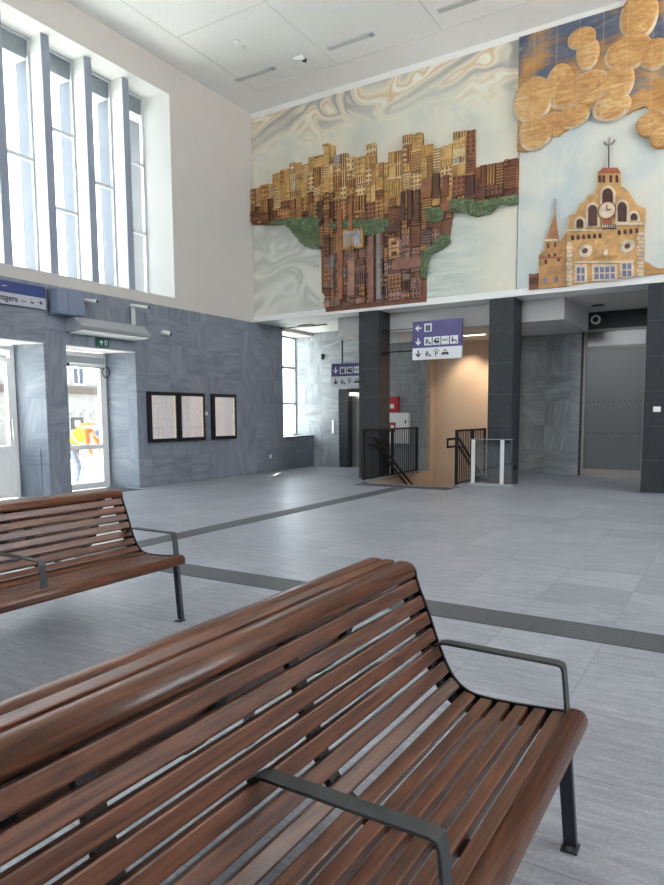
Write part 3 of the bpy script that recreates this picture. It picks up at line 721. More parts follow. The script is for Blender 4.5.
# ------------------------------------------------------------------ signs with pictograms
def arrow(mb, cx, cz, s, d, m, y=-.022):
    pts = [(-.10, .5), (.10, .5), (.10, -.12), (.32, .1), (.45, -.03), (0, -.5), (-.45, -.03), (-.32, .1), (-.10, -.12)]
    if d == 'left': pts = [(p[1], -p[0]) for p in pts]
    if d == 'right': pts = [(-p[1], p[0]) for p in pts]
    mb.prism([(cx+p[0]*s, cz+p[1]*s) for p in pts], y, y-.004, 'y', m)
def man(mb, cx, cz, s, m, y):
    mb.prism([(cx+.1*s*math.cos(t), cz+.36*s+.1*s*math.sin(t)) for t in [i*math.pi/5 for i in range(10)]], y, y-.003, 'y', m)
    mb.prism([(cx-.13*s, cz+.22*s), (cx+.13*s, cz+.22*s), (cx+.1*s, cz-.42*s), (cx-.1*s, cz-.42*s)], y, y-.003, 'y', m)
def picto(root, kind, cx, cz, s, plate):
    ink = 'signink'
    y = -.022
    if plate:
        MB().box(cx-s/2, cx+s/2, y, y-.004, cz-s/2, cz+s/2).build('pictogram_plate', 'signwhite', root); y -= .004
    mb = MB()
    if kind == 'lift':
        mb.box(cx-.3*s, cx+.3*s, y, y-.003, cz-.4*s, cz+.25*s, ink)
        mb.box(cx-.02*s, cx+.02*s, y-.003, y-.005, cz-.36*s, cz+.2*s, 'signwhite')
        for q in (-.15, .15): mb.prism([(cx+q*s-.07*s, cz+.3*s), (cx+q*s+.07*s, cz+.3*s), (cx+q*s, cz+.42*s)], y, y-.003, 'y', ink)
    elif kind == 'stairs':
        man(mb, cx-.2*s, cz-.03*s, s*.75, ink, y); man(mb, cx+.02*s, cz+.02*s, s*.6, ink, y)
        mb.prism([(cx+.1*s, cz-.38*s), (cx+.1*s, cz-.25*s), (cx+.22*s, cz-.25*s), (cx+.22*s, cz-.1*s), (cx+.38*s, cz-.1*s), (cx+.38*s, cz-.38*s)], y, y-.003, 'y', ink)
    elif kind == 'train':
        mb.prism([(cx-.42*s, cz-.05*s), (cx-.1*s, cz+.3*s), (cx+.35*s, cz+.3*s), (cx+.38*s, cz-.28*s), (cx-.2*s, cz-.28*s)], y, y-.003, 'y', ink)
        mb.box(cx-.02*s, cx+.28*s, y-.003, y-.005, cz+.02*s, cz+.18*s, 'signwhite'); mb.box(cx-.3*s, cx+.38*s, y, y-.003, cz-.42*s, cz-.36*s, ink)
    elif kind == 'wc':
        lettering('WC', s*.5, root, 'signink', Matrix.Translation((cx-.4*s, y-.003, cz)) @ Matrix.Rotation(R(90), 4, 'X'), 'lettering'); mb.box(cx-.4*s, cx+.4*s, y, y-.001, cz-.44*s, cz-.42*s, ink)
    elif kind == 'waiting':
        man(mb, cx-.2*s, cz+.02*s, s*.8, ink, y); mb.prism([(cx-.1*s, cz), (cx+.3*s, cz-.05*s), (cx+.34*s, cz-.2*s), (cx-.05*s, cz-.15*s)], y, y-.003, 'y', ink); mb.box(cx+.25*s, cx+.33*s, y, y-.003, cz-.42*s, cz-.1*s, ink)
    elif kind == 'park':
        lettering('P', s*.8, root, 'signink', Matrix.Translation((cx-.22*s, y-.003, cz-.1*s)) @ Matrix.Rotation(R(90), 4, 'X'), 'lettering')
        mb.prism([(cx-.42*s, cz+.2*s), (cx, cz+.46*s), (cx+.42*s, cz+.2*s), (cx+.42*s, cz+.28*s), (cx, cz+.54*s), (cx-.42*s, cz+.28*s)], y, y-.003, 'y', ink)
    elif kind == 'car':
        mb.prism([(cx+p[0]*s, cz+p[1]*s) for p in ((-.45,-.3),(-.45,0),(-.3,.05),(-.2,.3),(.2,.3),(.3,.05),(.45,0),(.45,-.3),(.3,-.3),(.3,-.22),(-.3,-.22),(-.3,-.3))], y, y-.003, 'y', ink)
        mb.box(cx-.2*s, cx+.2*s, y-.003, y-.005, cz+.06*s, cz+.22*s, 'signwhite'); mb.box(cx-.12*s, cx+.12*s, y, y-.003, cz+.32*s, cz+.4*s, ink)
    elif kind == 'bed':
        mb.box(cx-.45*s, cx+.45*s, y, y-.003, cz-.25*s, cz-.12*s, ink); mb.box(cx-.45*s, cx-.38*s, y, y-.003, cz-.35*s, cz+.15*s, ink)
    elif kind == 'bus':
        mb.box(cx-.3*s, cx+.3*s, y, y-.003, cz-.35*s, cz+.35*s, ink); mb.box(cx-.22*s, cx+.22*s, y-.003, y-.005, cz, cz+.25*s, 'signwhite')
    elif kind == 'walk':
        mb.box(cx-.45*s, cx-.15*s, y, y-.003, cz-.06*s, cz+.06*s, ink); mb.prism([(cx-.1*s, cz), (cx+.15*s, cz+.35*s), (cx+.42*s, cz+.1*s), (cx+.3*s, cz-.35*s), (cx+.05*s, cz-.25*s)], y, y-.003, 'y', ink)
    mb.build('pictogram', None, root)
sg = thing('hanging_sign', 'violet and white sign with arrows and pictograms beside the left dark column', 'sign', (-6.42, 14.02, 2.735))
MB().box(0, 1.16, -.02, .05, 0, .26).build('white_panel', 'signwhite', sg); MB().box(0, 1.16, -.02, .05, .26, .85).build('violet_panel', 'purple', sg)
ar = MB(); arrow(ar, .14, .70, .15, 'left', 'signwhite'); ar.build('arrow', None, sg)
ar = MB(); arrow(ar, .14, .40, .16, 'down', 'signwhite'); ar.build('arrow', None, sg)
ar = MB(); arrow(ar, .14, .13, .16, 'down', 'signink'); ar.build('arrow', None, sg)
picto(sg, 'lift', .375, .70, .18, True)
for i, kd in enumerate(('stairs', 'train', 'wc', 'waiting')): picto(sg, kd, .375+i*.205, .40, .18, True)
for i, kd in enumerate(('stairs', 'park', 'car')): picto(sg, kd, .375+i*.205, .13, .18, False)
MB().box(-.685, 0, .0, .03, .2, .225).build('support_rod', 'black_metal', sg); MB().box(-.685, 0, .0, .03, .7, .715).build('support_rod', 'black_metal', sg)
sg2 = thing('hanging_sign', 'smaller violet and white sign above the lift door, half hidden by the left column', 'sign', (-9.27, 15.15, 2.245))
MB().box(0, 1.16, -.02, .05, 0, .27).build('white_panel', 'signwhite', sg2); MB().box(0, 1.16, -.02, .05, .27, .6).build('violet_panel', 'purple', sg2)
ar = MB(); arrow(ar, .13, .43, .16, 'down', 'signwhite'); ar.build('arrow', None, sg2)
ar = MB(); arrow(ar, .13, .13, .16, 'down', 'signink'); ar.build('arrow', None, sg2)
for i, kd in enumerate(('lift', 'train', 'wc')): picto(sg2, kd, .35+i*.21, .42, .18, True)
for i, kd in enumerate(('stairs', 'park', 'car')): picto(sg2, kd, .35+i*.21, .13, .18, False)
MB().box(.3, .33, 0, .03, .6, 3.45-2.245).build('support_rod', 'black_metal', sg2); MB().box(.85, .88, 0, .03, .6, 3.45-2.245).build('support_rod', 'black_metal', sg2)
# left wall direction sign, reads along +Y
sg3 = thing('wall_sign', 'navy and grey direction sign on the stone wall at the left edge', 'sign', (XL+.08, 5.55, 3.415), R(90))
wd = 7.71-5.55
MB().box(0, wd, -.02, .075, 0, .19).build('grey_panel', 'signgrey', sg3); MB().box(0, wd, -.02, .075, .19, .385).build('navy_panel', 'navy', sg3)
MB().box(wd-.88, wd-.875, -.021, -.025, .22, .36).build('divider_line', 'signwhite', sg3)
ar = MB(); arrow(ar, wd-.98, .3, .12, 'right', 'signwhite', -.02); ar.build('arrow', None, sg3); MB().box(wd-.83, wd-.74, -.021, -.025, .29, .3).build('dash', 'signwhite', sg3)
lettering('ul. A. Grottgera', .135, sg3, 'signink', Matrix.Translation((wd-1.42, -.023, .1)) @ Matrix.Rotation(R(90), 4, 'X'))
for i, kd in enumerate(('bed', 'bus', 'walk')): picto(sg3, kd, wd-.43+i*.155, .1, .1, False)
# green exit sign
ex = thing('exit_sign', 'small green emergency exit sign above the glass street door', 'sign', (XL+.0, 8.98, 2.94), R(90))
MB().box(-.15, .15, -.05, 0, -.07, .085).build('green_panel', 'green', ex)
e_ = MB(); arrow(e_, -.045, .005, .1, 'down', 'signwhite', -.05); bmesh.ops.rotate(e_.bm, verts=e_.bm.verts[:], cent=(-.045, 0, .005), matrix=Matrix.Rotation(math.pi, 3, 'Y'))
e_.box(.04, .1, -.05, -.054, -.045, .055, 'signwhite'); e_.box(.055, .085, -.054, -.057, -.045, .04, 'green'); e_.build('pictogram', None, ex)

# ------------------------------------------------------------------ wall devices, left wall
bx = thing('equipment_box', 'blue grey box on the stone wall between the sign and the air curtain', 'box', (XL, 7.82, 3.35))
MB().box(0, .30, 0, .56, 0, .46).build('case', 'blue_grey', bx, .015); MB().box(.3, .31, .2, .54, .03, .43).build('cover', 'blue_grey', bx)
ac = thing('air_curtain', 'long light grey air curtain mounted above the glass street door', 'air curtain', (XL, 8.2, 3.05))
MB().prism([(0, .04), (0, .27), (.25, .29), (.42, .12), (.40, .06)], 0, 1.66, 'y').build('casing', 'metal_grey', ac, .01)
MB().prism([(.02, .0), (.02, .03), (.38, .05), (.40, .03)], .04, 1.62, 'y').build('air_grille', 'white', ac)
MB().prism([(0, .03), (0, .28), (.25, .30), (.43, .12), (.41, .05)], -.02, 0, 'y').build('end_cap', 'metal_grey', ac)
MB().prism([(0, .03), (0, .28), (.25, .30), (.43, .12), (.41, .05)], 1.66, 1.68, 'y').build('end_cap', 'metal_grey', ac)
def bullet(loc, ang, label, mlen=.22, group=None, arm=False):
    t = thing('security_camera', label, 'camera', loc, 0, group)
    d = Vector((math.cos(ang), math.sin(ang), -.12)).normalized()
    MB().tube([(0, 0, 0), (.1, 0, 0)], .02, 8).build('bracket', 'white', t)
    p = Vector((.1, 0, 0))
    MB().tube([p-d*.05, p+d*mlen], .03, 12).build('camera_body', 'white', t)
    MB().tube([p+d*mlen, p+d*(mlen+.03)], .027, 12).build('lens', 'black', t)
    if arm: MB().box(.04, .08, .0, .03, -.38, 0).box(.0, .08, .05, .08, -.38, .0).build('mount', 'white', t)
bullet((XL, 8.55, 3.7), .6, 'small white security camera pointing right beside the blue grey box')
bullet((XL, 9.72, 3.76), .7, 'long white security camera on a bracket above the air curtain end', .3, None, True)
t = thing('security_camera', 'white dome-ended security camera on the stone wall above the posters', 'camera', (XL, 10.6, 3.3))
MB().tube([(0, 0, 0), (.06, 0, 0)], .05, 14).build('bracket', 'white', t); MB().tube([(.05, -.05, .01), (.1, .12, -.01)], .055, 14).build('camera_body', 'white', t); MB().tube([(.1, .12, -.01), (.11, .16, -.015)], .045, 14).build('lens', 'black', t)

def paper():
    m = mat('timetable_paper', (214, 198, 198), .6, emit=(255, 236, 228), es=.1); k = N(m); x, y, z = k.obj()[:3]
    l = k.m('GREATER_THAN', k.m('FRACT', k.m('MULTIPLY', z, 38)), .55)
    nn = k.m('GREATER_THAN', k.noise(k.vec(k.m('MULTIPLY', y, 60), 0, k.m('MULTIPLY', k.m('FLOOR', k.m('MULTIPLY', z, 38)), 3)), 1, 1), .45)
    colm = k.line(y, .13, 0, .004)
    ink = k.m('MAXIMUM', k.m('MULTIPLY', l, nn), colm)
    k.col(k.mixc(k.m('MULTIPLY', ink, .6), (222, 206, 210), (84, 72, 100))); return m
M['paper'] = paper()
M['led'] = mat('backlight', (255, 240, 220), .5, emit=(255, 222, 184), es=.1)
for y0, y1, lb in ((10.09, 10.94, 'black-framed lit timetable case nearest the street door'), (10.98, 11.82, 'black-framed lit timetable case in the middle of the three'), (12.1, 12.96, 'black-framed lit timetable case farthest right, set apart from the others')):
    t = thing('timetable_case', lb, 'notice case', (XL, y0, .94), 0, 'lit timetable cases on the stone wall'); w_ = y1-y0; hh = 1.09
    MB().box(0, .09, 0, .075, 0, hh).box(0, .09, w_-.06, w_, 0, hh).box(0, .09, .075, w_-.06, 0, .08).box(0, .09, .075, w_-.06, hh-.08, hh).build('frame', 'black', t, .004)
    MB().box(.06, .07, .075, w_-.06, .08, hh-.08).build('timetable_sheet', 'paper', t)
    MB().box(.07, .074, w_-.105, w_-.06, .09, hh-.09).build('backlight_strip', 'led', t)
    MB().box(.08, .083, .075, w_-.06, .08, hh-.08).build('cover_glass', 'clear', t)
tag(MB().box(XL, XL+.02, 11.9, 11.98, 1.52, 1.6).build('wall_switch', 'white'), 'small white switch on the stone wall between the second and third timetable', 'switch')
tag(MB().box(XL, XL+.02, 14.4, 14.48, .36, .46).build('wall_socket', 'white', None, .004), 'white wall socket low on the stone wall near the hall window', 'socket')
# ceiling devices
for i, (px, py, qx, qy) in enumerate(((236.1, 80.7, 274.5, 66.9), (328, 49.1, 374, 33.5), (438, 11.3, 486, -4.5))):
    a = EYE+ray(px, py)*((ZC-H)/ray(px, py).z); b = EYE+ray(qx, qy)*((ZC-H)/ray(qx, qy).z)
    lb = ('unlit slot light in the ceiling nearest the corner', 'unlit slot light in the middle of the ceiling row', 'unlit slot light in the ceiling at the top edge of the view')[i]
    t = thing('slot_light', lb, 'ceiling light', (a.x, 12.35, ZC), 0, 'slot lights in the perforated ceiling'); L = b.x-a.x
    MB().box(0, L, -.07, .07, -.012, .0).build('frame', 'frame_light', t); MB().box(.02, L-.1, -.055, .055, -.016, -.01).build('diffuser', 'slot', t); MB().box(L-.1, L-.02, -.05, .05, -.03, -.01).build('spotlight_insert', 'metal_grey', t)
t = thing('ceiling_sensor', 'white double sensor box on the ceiling between two slot lights', 'sensor', (-8.27, 12.3, ZC))
MB().box(-.12, .12, -.07, .07, -.06, 0).build('housing', 'white', t, .01); MB().box(.0, .16, -.12, .0, -.12, -.05).build('sensor_head', 'white', t, .02)
MB().tube([(.1, -.05, -.1), (.17, .0, -.12)], .04, 10).build('sensor_eye', 'black', t)
for x_, y_, lb in ((-9.0, 11.12, 'small white ceiling spotlight farther from the mural'), (-9.0, 11.38, 'small white ceiling spotlight nearer to the mural')):
    t = thing('ceiling_spotlight', lb, 'spotlight', (x_, y_, ZC), 0, 'pair of small ceiling spotlights'); t.scale = (.75, .75, .75)
    MB().tube([(0, 0, 0), (0, 0, -.03)], .07, 14).build('base_plate', 'white', t); MB().tube([(0, 0, -.03), (.05, -.04, -.12)], .05, 12).build('lamp_head', 'white', t)

M['lamp'] = mat('lamp_glow', (255, 235, 210), .5, emit=(255, 236, 212), es=.6)
# ------------------------------------------------------------------ hall behind the columns
dr = thing('lift_door', 'brushed steel lift door in a dark recess left of the column', 'lift', (-9.93, YS, 0))
MB().box(0, .3, .02, .34, 0, 2.25).build('side_frame', 'dark', dr); MB().box(.3, 1.4, .26, .3, 0, 2.25).build('door_panel', 'steel', dr); MB().box(.3, 1.43, .0, .34, 2.15, 2.26).build('head_frame', 'black_metal', dr)
tag(MB().box(-9.58, -9.4, YS+.02, YS+.12, 2.06, 2.14).build('lift_lamp', 'lamp'), 'small bright lamp block at the top of the lift doorway', 'lamp')
tag(MB().box(-10.15, -10.07, YS-.03, YS, .98, 1.36).build('call_panel', 'steel', None, .004), 'slim lift call panel on the pale stone wall beside the lift', 'call panel')
tag(MB().box(-10.48, -10.42, YS-.06, YS, 3.12, 3.28).build('wall_lamp', 'black_metal', None, .004), 'small dark wall device high on the pale stone wall of the hall', 'wall device')
tag(MB().box(-10.15, -9.75, 14.9, 15.1, ZL-.05, ZL).build('hall_sensor', 'metal_grey', None, .01), 'grey sensor on the hall ceiling near the left window', 'sensor')
tag(MB().box(-10.8, -9.3, 14.95, 14.975, ZL-.06, ZL-.035).build('ceiling_rail', 'black_metal'), 'thin black rail running under the hall ceiling', 'rail')
t = thing('fire_extinguisher_box', 'red fire alarm box on the stone wall behind the stair railing', 'fire box', (-8.3, YS, 1.58))
MB().box(0, .32, -.12, 0, .0, .42).build('case', 'red', t, .01); MB().box(.08, .2, -.13, -.12, .1, .22).build('label_plate', 'signwhite', t)
t = thing('hydrant_cabinet', 'white hydrant cabinet with a red emblem below the red box', 'cabinet', (-8.35, YS, .72))
MB().box(0, .7, -.15, -.005, 0, .84).build('case', 'white', t, .008); MB().box(.12, .32, -.156, -.15, .32, .58).build('emblem', 'red', t)
MB().box(.17, .27, -.16, -.156, .38, .5).build('emblem_mark', 'signwhite', t); MB().box(.6, .63, -.17, -.15, .55, .65).build('latch', 'black', t)
t = thing('glass_door', 'tall dark frosted glass door with dotted bands between column and stone wall', 'door', (-3.3, 17.0, 0))
g_ = MB(); g_.box(0, .06, .0, .1, 0, 3.5); g_.box(1.34, 1.4, 0, .1, 0, 3.5); g_.box(.06, 1.34, 0, .1, 3.44, 3.5); g_.box(.06, 1.34, 0, .1, 3.02, 3.1); g_.box(.06, 1.34, 0, .1, .0, .17)
g_.build('door_frame', 'steel_dark', t); MB().box(.06, 1.34, .04, .05, 3.1, 3.44).build('transom_pane', 'transom', t)
lf = MB().box(.06, 1.34, .04, .05, .17, 3.02).build('glass_pane', 'tinted', t)
dts = MB()
for z_ in (1.02, 1.78):
    for i in range(11): dts.box(.12+i*.115, .15+i*.115, .034, .04, z_, z_+.03)
dts.build('dot_band', 'black', lf)
t = thing('wall_speaker', 'round white ring device on the dark wall above the frosted glass door', 'speaker', (-3.05, 17.0, 3.72))
MB().tube([(0, 0, 0), (0, -.05, 0)], .11, 20).build('ring', 'white', t); MB().tube([(0, -.05, 0), (0, -.055, 0)], .065, 16).build('grille', 'black', t)
tag(MB().box(-2.95, -2.7, 15.85, 16.0, ZL-.02, ZL).build('smoke_vent', 'black'), 'dark slot in the hall ceiling before the frosted glass door', 'vent')
tag(MB().box(-1.42, -1.29, YM-.015, YM, 1.53, 1.63).build('wall_switch', 'white', None, .004), 'small white switch on the dark column at the right edge', 'switch')
for x_, y_, z_, lb in ((-7.2, 14.1, 3.42, 'upper black clamp on the side of the left dark column'), (-7.2, 14.1, 2.92, 'lower black clamp on the side of the left dark column')):
    tag(MB().box(x_-.015, x_+.092, y_-.05, y_+.05, z_-.03, z_+.04).build('clamp', 'black'), lb, 'clamp')
tag(MB().box(-4.09, -4.05, 14.1, 14.2, .33, .43).build('socket_box', 'black'), 'small black socket box low on the side of the right stair column', 'socket')
# stair lights on the bulkhead underside and warm wall washers
for i, (x0, x1) in enumerate(((-6.3, -5.95), (-5.85, -5.3))):
    t = thing('stair_lamp', ('short lit lamp tube under the soffit over the stairs', 'longer lit lamp tube under the soffit over the stairs')[i], 'lamp', (x0, 15.7, 3.44))
    MB().box(0, x1-x0, -.05, .05, -.03, 0).build('housing', 'metal_grey', t); MB().box(.01, x1-x0-.01, -.04, .04, -.045, -.03).build('lamp_tube', 'lamp', t)
for x_ in (-6.2, -5.3):
    l = bpy.data.lights.new('stair_downlight', 'SPOT'); l.energy = 15; l.color = (1, .78, .58); l.spot_size = R(84); l.spot_blend = .9; l.shadow_soft_size = .06
    o = bpy.data.objects.new('stair_downlight', l); COL.objects.link(o); o.location = (x_, 16.45, 3.4); o.rotation_euler = Vector((0, .5, -1)).to_track_quat('-Z', 'Y').to_euler()

# stair railings
def railing(X, y0, y1, label, inner):
    t = thing('stair_railing', label, 'railing', (X, y0, 0), 0, 'black railings along the staircase'); L = y1-y0
    MB().box(-.02, .02, 0, L, 1.15, 1.19).build('top_rail', 'black_metal', t); MB().box(-.02, .02, 0, L, .06, .09).build('bottom_rail', 'black_metal', t)
    for q in [0, L/2, L-.05]:
        MB().box(-.028, .028, q, q+.05, 0, 1.19).build('post', 'black_metal', t); MB().box(-.06, .06, q-.03, q+.08, 0, .012).build('base_plate', 'black_metal', t)
    n_ = int(L/.105)
    for i in range(1, n_):
        MB().box(-.008, .008, i*L/n_-.012, i*L/n_+.012, .09, 1.15).build('baluster', 'black_metal', t)
    hx = inner*.09
    for z_, nm in ((1.0, 'handrail'), (.84, 'handrail')):
        e = 2.6; y_s = .05 if inner > 0 else -.25
        MB().tube([(hx, y_s, z_), (hx, .38, z_), (hx, .38+e, z_-.62*e)], .026, 10).build(nm, 'black_metal', t)
    MB().tube([(hx, y_s, 1.0), (hx, y_s, .84)], .021, 10).build('handrail_end', 'black_metal', t)
    for q in (.42, 1.4): MB().tube([(0, q, .84-.62*max(0, q-.38)), (hx, q, .83-.62*max(0, q-.38))], .012, 8).build('rail_bracket', 'black_metal', t)
    MB().box(-.03, .03, -.02, L+.02, 0.0, .05).build('kerb', 'metal_grey', t)
railing(-7.165, 13.02, 15.95, 'black barred railing left of the stairs, beside the left dark column', 1)
railing(-5.0, 13.08, 14.9, 'black barred railing right of the stairs, behind the glass barrier', -1)
# glass barrier
t = thing('glass_barrier', 'low transparent glass barrier with two white posts before the right stair column', 'barrier', (-4.9, 13.66, 0))
MB().box(0, .9, .0, .012, .05, .98).build('glass_panel', 'clear', t); MB().box(-.02, .94, -.05, .06, 0, .05).build('base_rail', 'metal_grey', t)
for x_ in (.03, .655): MB().box(x_, x_+.075, -.03, -.003, .05, .97).build('post', 'white', t)
MB().box(-.005, .91, -.004, .016, .975, .99).build('top_edge', 'metal_grey', t)
MB().tube([(.3, .02, .9), (.34, .03, .78), (.42, .03, .66)], .006, 6).build('cable', 'metal_grey', t)

# ------------------------------------------------------------------ benches
def profile():
    p = [(.112,.905),(.132,.845),(.170,.755),(.208,.652),(.245,.567),(.285,.508),(.335,.475),(.40,.465),(.5,.467),(.6,.473),(.69,.480)]
    out = []
    for i in range(len(p)-1):
        p0, p1, p2, p3 = p[max(i-1, 0)], p[i], p[i+1], p[min(i+2, len(p)-1)]
        for k in range(8):
            t = k/8; out.append(tuple(.5*((2*p1[a])+(-p0[a]+p2[a])*t+(2*p0[a]-5*p1[a]+4*p2[a]-p3[a])*t*t+(-p0[a]+3*p1[a]-3*p2[a]+p3[a])*t**3) for a in (0, 1)))
    return out+[p[-1]]
PR = profile(); S = [0]
for a, b in zip(PR, PR[1:]): S.append(S[-1]+math.dist(a, b))
def at(s):
    s = min(max(s, 0), S[-1])
    for i in range(len(S)-1):
        if S[i+1] >= s:
            t = (s-S[i])/(S[i+1]-S[i]); p = [PR[i][a]+(PR[i+1][a]-PR[i][a])*t for a in (0, 1)]
            d = ((PR[i+1][0]-PR[i][0]), (PR[i+1][1]-PR[i][1])); l = math.hypot(*d); return p, (d[0]/l, d[1]/l)
sA = next(S[i] for i, p in enumerate(PR) if p[1] < .858); sB = next(S[i] for i, p in enumerate(PR) if p[0] > .652)
pit = (sB-sA)/12
def slat_poly(c, d, w_, th, r=.006):
    n_ = (d[1], -d[0])          # inward (below the sitting surface)
    if n_[1] > 0: n_ = (-n_[0], -n_[1])
    pts = []
    for u, v in ((-w_/2+r, 0), (w_/2-r, 0), (w_/2-.0015, r*.35), (w_/2, r), (w_/2, th), (-w_/2, th), (-w_/2, r), (-w_/2+.0015, r*.35)):
        pts.append((c[0]+d[0]*u+n_[0]*v, c[1]+d[1]*u+n_[1]*v))
    return pts
LB = 2.32
def bench(loc, label):
    t = thing('bench', label, 'bench', loc, 0, 'back-to-back slatted wooden benches')
    for s in (1, -1):
        fl = lambda poly: [(p[0]*s, p[1]) for p in poly]
        for i in range(13):
            c, d = at(sA+i*pit)
            o = MB().prism(fl(slat_poly(c, d, .049 if i < 8 else .046, .03)), -LB+.008, -.008, 'y').build('backrest_slat' if i < 8 else 'seat_slat', 'wood', t)
        top = [(.032,.905),(.032,.926),(.040,.934),(.058,.937),(.078,.936),(.095,.930),(.108,.919),(.116,.905),(.119,.892),(.114,.884),(.104,.885),(.098,.898),(.085,.908)]
        MB().prism(fl(top), -LB+.0, .012, 'y', smooth=True).build('top_slat', 'wood', t)
        nose = [(.688,.462),(.688,.484),(.70,.490),(.722,.492),(.742,.489),(.757,.479),(.766,.463),(.768,.445),(.762,.428),(.748,.420),(.738,.426),(.734,.44),(.724,.455)]
        nose = [(min(p[0], p[0]-(p[0]-.688)*.14), p[1]) for p in nose]
        MB().prism(fl(nose), -LB, .012, 'y', smooth=True).build('seat_edge', 'wood', t)
        # frames
        def off(k, dep):
            return [(p[0]-dep*nn[0]*1, p[1]-dep*nn[1]) for p, nn in k]
        path = []
        for i in range(0, len(PR), 3):
            c, d = at(S[i]); n_ = (d[1], -d[0])
            if n_[1] > 0: n_ = (-n_[0], -n_[1])
            path.append((c[0]+n_[0]*.042, c[1]+n_[1]*.042))
        p3 = lambda y: [(p[0]*s, y, p[1]) for p in path]
        for y in (-.03, -.81, -1.51, -LB+.03):
            MB().ribbon(p3(y), (0, 1, 0), .025, .022).build('frame_rib', 'black_metal', t)
        rim = []
        for i in range(0, len(PR), 2):
            c, d = at(S[i]); n_ = (d[1], -d[0])
            if n_[1] > 0: n_ = (-n_[0], -n_[1])
            rim.append((c[0]+n_[0]*.021, c[1]+n_[1]*.021))
        for y in (0, -LB): MB().ribbon([(p[0]*s, y, p[1]) for p in rim], (0, 1, 0), .0055, .05).build('end_rim', 'black_metal', t)
        # armrests
        for y in (-.012, -1.1, -LB+.012):
            b0 = .19 if y == -1.1 else .205
            pts = [(b0*s, y, .632), ((b0+.025)*s, y, .648), ((b0+.05)*s, y, .652), (.42*s, y, .651), (.655*s, y, .650), (.672*s, y, .645), (.678*s, y, .628), (.686*s, y, .55), (.694*s, y, .462)]
            MB().ribbon(pts, (0, 1, 0), .024, .009).build('armrest', 'arm_metal', t, .0015)
        for y in (-.006, -LB+.006):
            l = MB().prism(fl([(.655,.445),(.700,.445),(.738,0),(.694,0)]), y-.014, y+.014, 'y').build('leg', 'leg_metal', t, .002)
            MB().box((.69)*s, (.745)*s, y-.045, y+.018, 0, .008).build('foot_plate', 'leg_metal', l)
            MB().tube([(.717*s, y-.03, .008), (.717*s, y-.03, .016)], .011, 8).build('bolt', 'bolt', l)
    MB().box(-.022, .022, -LB, .012, .914, .936).build('top_slat', 'wood', t, .003)
    for y in (-.03, -.81, -1.51, -LB+.03): MB().box(-.112, .112, y-.025, y+.025, .878, .892).build('top_bracket', 'black_metal', t)
    return t
bench((-1.154, 2.30, 0), 'brown slatted wooden bench filling the foreground, nearest to the viewer')
b2 = bench((-4.175, 3.508, 0), 'brown slatted wooden bench farther back at the left, before the street door')

# ------------------------------------------------------------------ outside the street doors
M['paving'] = plaster('pale_paving', (222, 220, 216)); M['facade'] = plaster('pale_facade', (116, 113, 110)); M['course'] = mat('brown_course', (66, 56, 52), .8)
M['fence_paint'] = mat('fence_paint', (92, 92, 94), .6); M['redwall'] = mat('red_plaster', (132, 54, 54), .8); M['bluepane'] = mat('blue_panes', (34, 40, 54), .3)
M['vest_y'] = mat('hi_vis_yellow', (232, 226, 40), .7); M['vest_o'] = mat('hi_vis_orange', (238, 112, 44), .7); M['cap'] = mat('grey_blue_cap', (104, 116, 138), .8)
M['trouser'] = mat('grey_trousers', (112, 118, 130), .85); M['skin'] = mat('skin', (196, 150, 126), .6); M['shoe'] = mat('dark_shoe', (60, 58, 56), .7); M['silver'] = mat('reflective_tape', (214, 216, 214), .4)
gd = MB()
for a in ((-60, XL-T, -40, 50), (XL-T, XR+.4, -40, YB-.4), (XR+.4, 50, -40, 50)): gd.box(a[0], a[1], a[2], a[3], -.3, -.02)
struct(gd.build('ground', 'paving'))
tag(MB().box(XL-1.75, XL-1.12, 10.84, 12.4, -.02, 10).build('outer_pilaster', 'wing'), 'pale grey outer pilaster of the station seen through the last tall window', 'pilaster')
bd = thing('street_building', 'pale street building with brown course and blue windows seen through the doors', 'building', (-26, 16, 0))
MB().box(-4, 0, -9, 16, -.02, 6.8).build('wall', 'facade', bd); MB().box(0, .18, -9, 16, 2.55, 2.85).build('stone_course', 'course', bd); MB().box(0, .1, -9, 16, 3.9, 4.0).build('stone_course', 'course', bd)
for y in (-6.5, -4.2, -.9, 1.2, 3.0, 3.9, 6.2, 8.5):
    w_ = MB().box(0, .05, y, y+.62, 2.95, 3.75).build('window', 'white', bd)
    MB().box(.05, .06, y+.05, y+.28, 3.0, 3.7).box(.05, .06, y+.34, y+.57, 3.0, 3.7).build('pane', 'bluepane', w_)
MB().tube([(.08, 2.25, 2.9), (.08, 2.25, 6.8)], .05, 8).build('drainpipe', 'metal_grey', bd)
fe = thing('street_fence', 'pale ornamental fence across the street seen through the door', 'fence', (-21, 16, 0))
MB().box(-.1, .1, -9, 10, -.02, .5).build('plinth', 'paving', fe); MB().box(-.05, .05, -9, 10, 1.2, 1.28).box(-.05, .05, -9, 10, 1.95, 2.03).build('rail', 'fence_paint', fe)
orn = MB()
for i in range(44):
    y = -8.8+i*.43
    orn.tube([(0, y+.17*math.cos(t_), 1.62+.17*math.sin(t_)) for t_ in [2*math.pi*q/12 for q in range(13)]], .03, 5)
orn.build('ornament_band', 'fence_paint', fe)['kind'] = 'stuff'
for i in range(40): MB().box(-.02, .02, -8.8+i*.48, -8.72+i*.48, .5, 1.2).build('picket', 'fence_paint', fe)
sgp = thing('street_sign', 'small dark square street sign on a post outside the door', 'sign', tuple(on_x(77.5, 424, -17.0)))
MB().box(-.02, .02, -.22, .2, -.2, .2).build('sign_plate', 'black', sgp); MB().box(.02, .024, -.1, .08, -.08, .1).build('emblem', 'signwhite', sgp); MB().tube([(-.03, 0, -1.7), (-.03, 0, .2)], .03, 8).build('post', 'metal_grey', sgp)
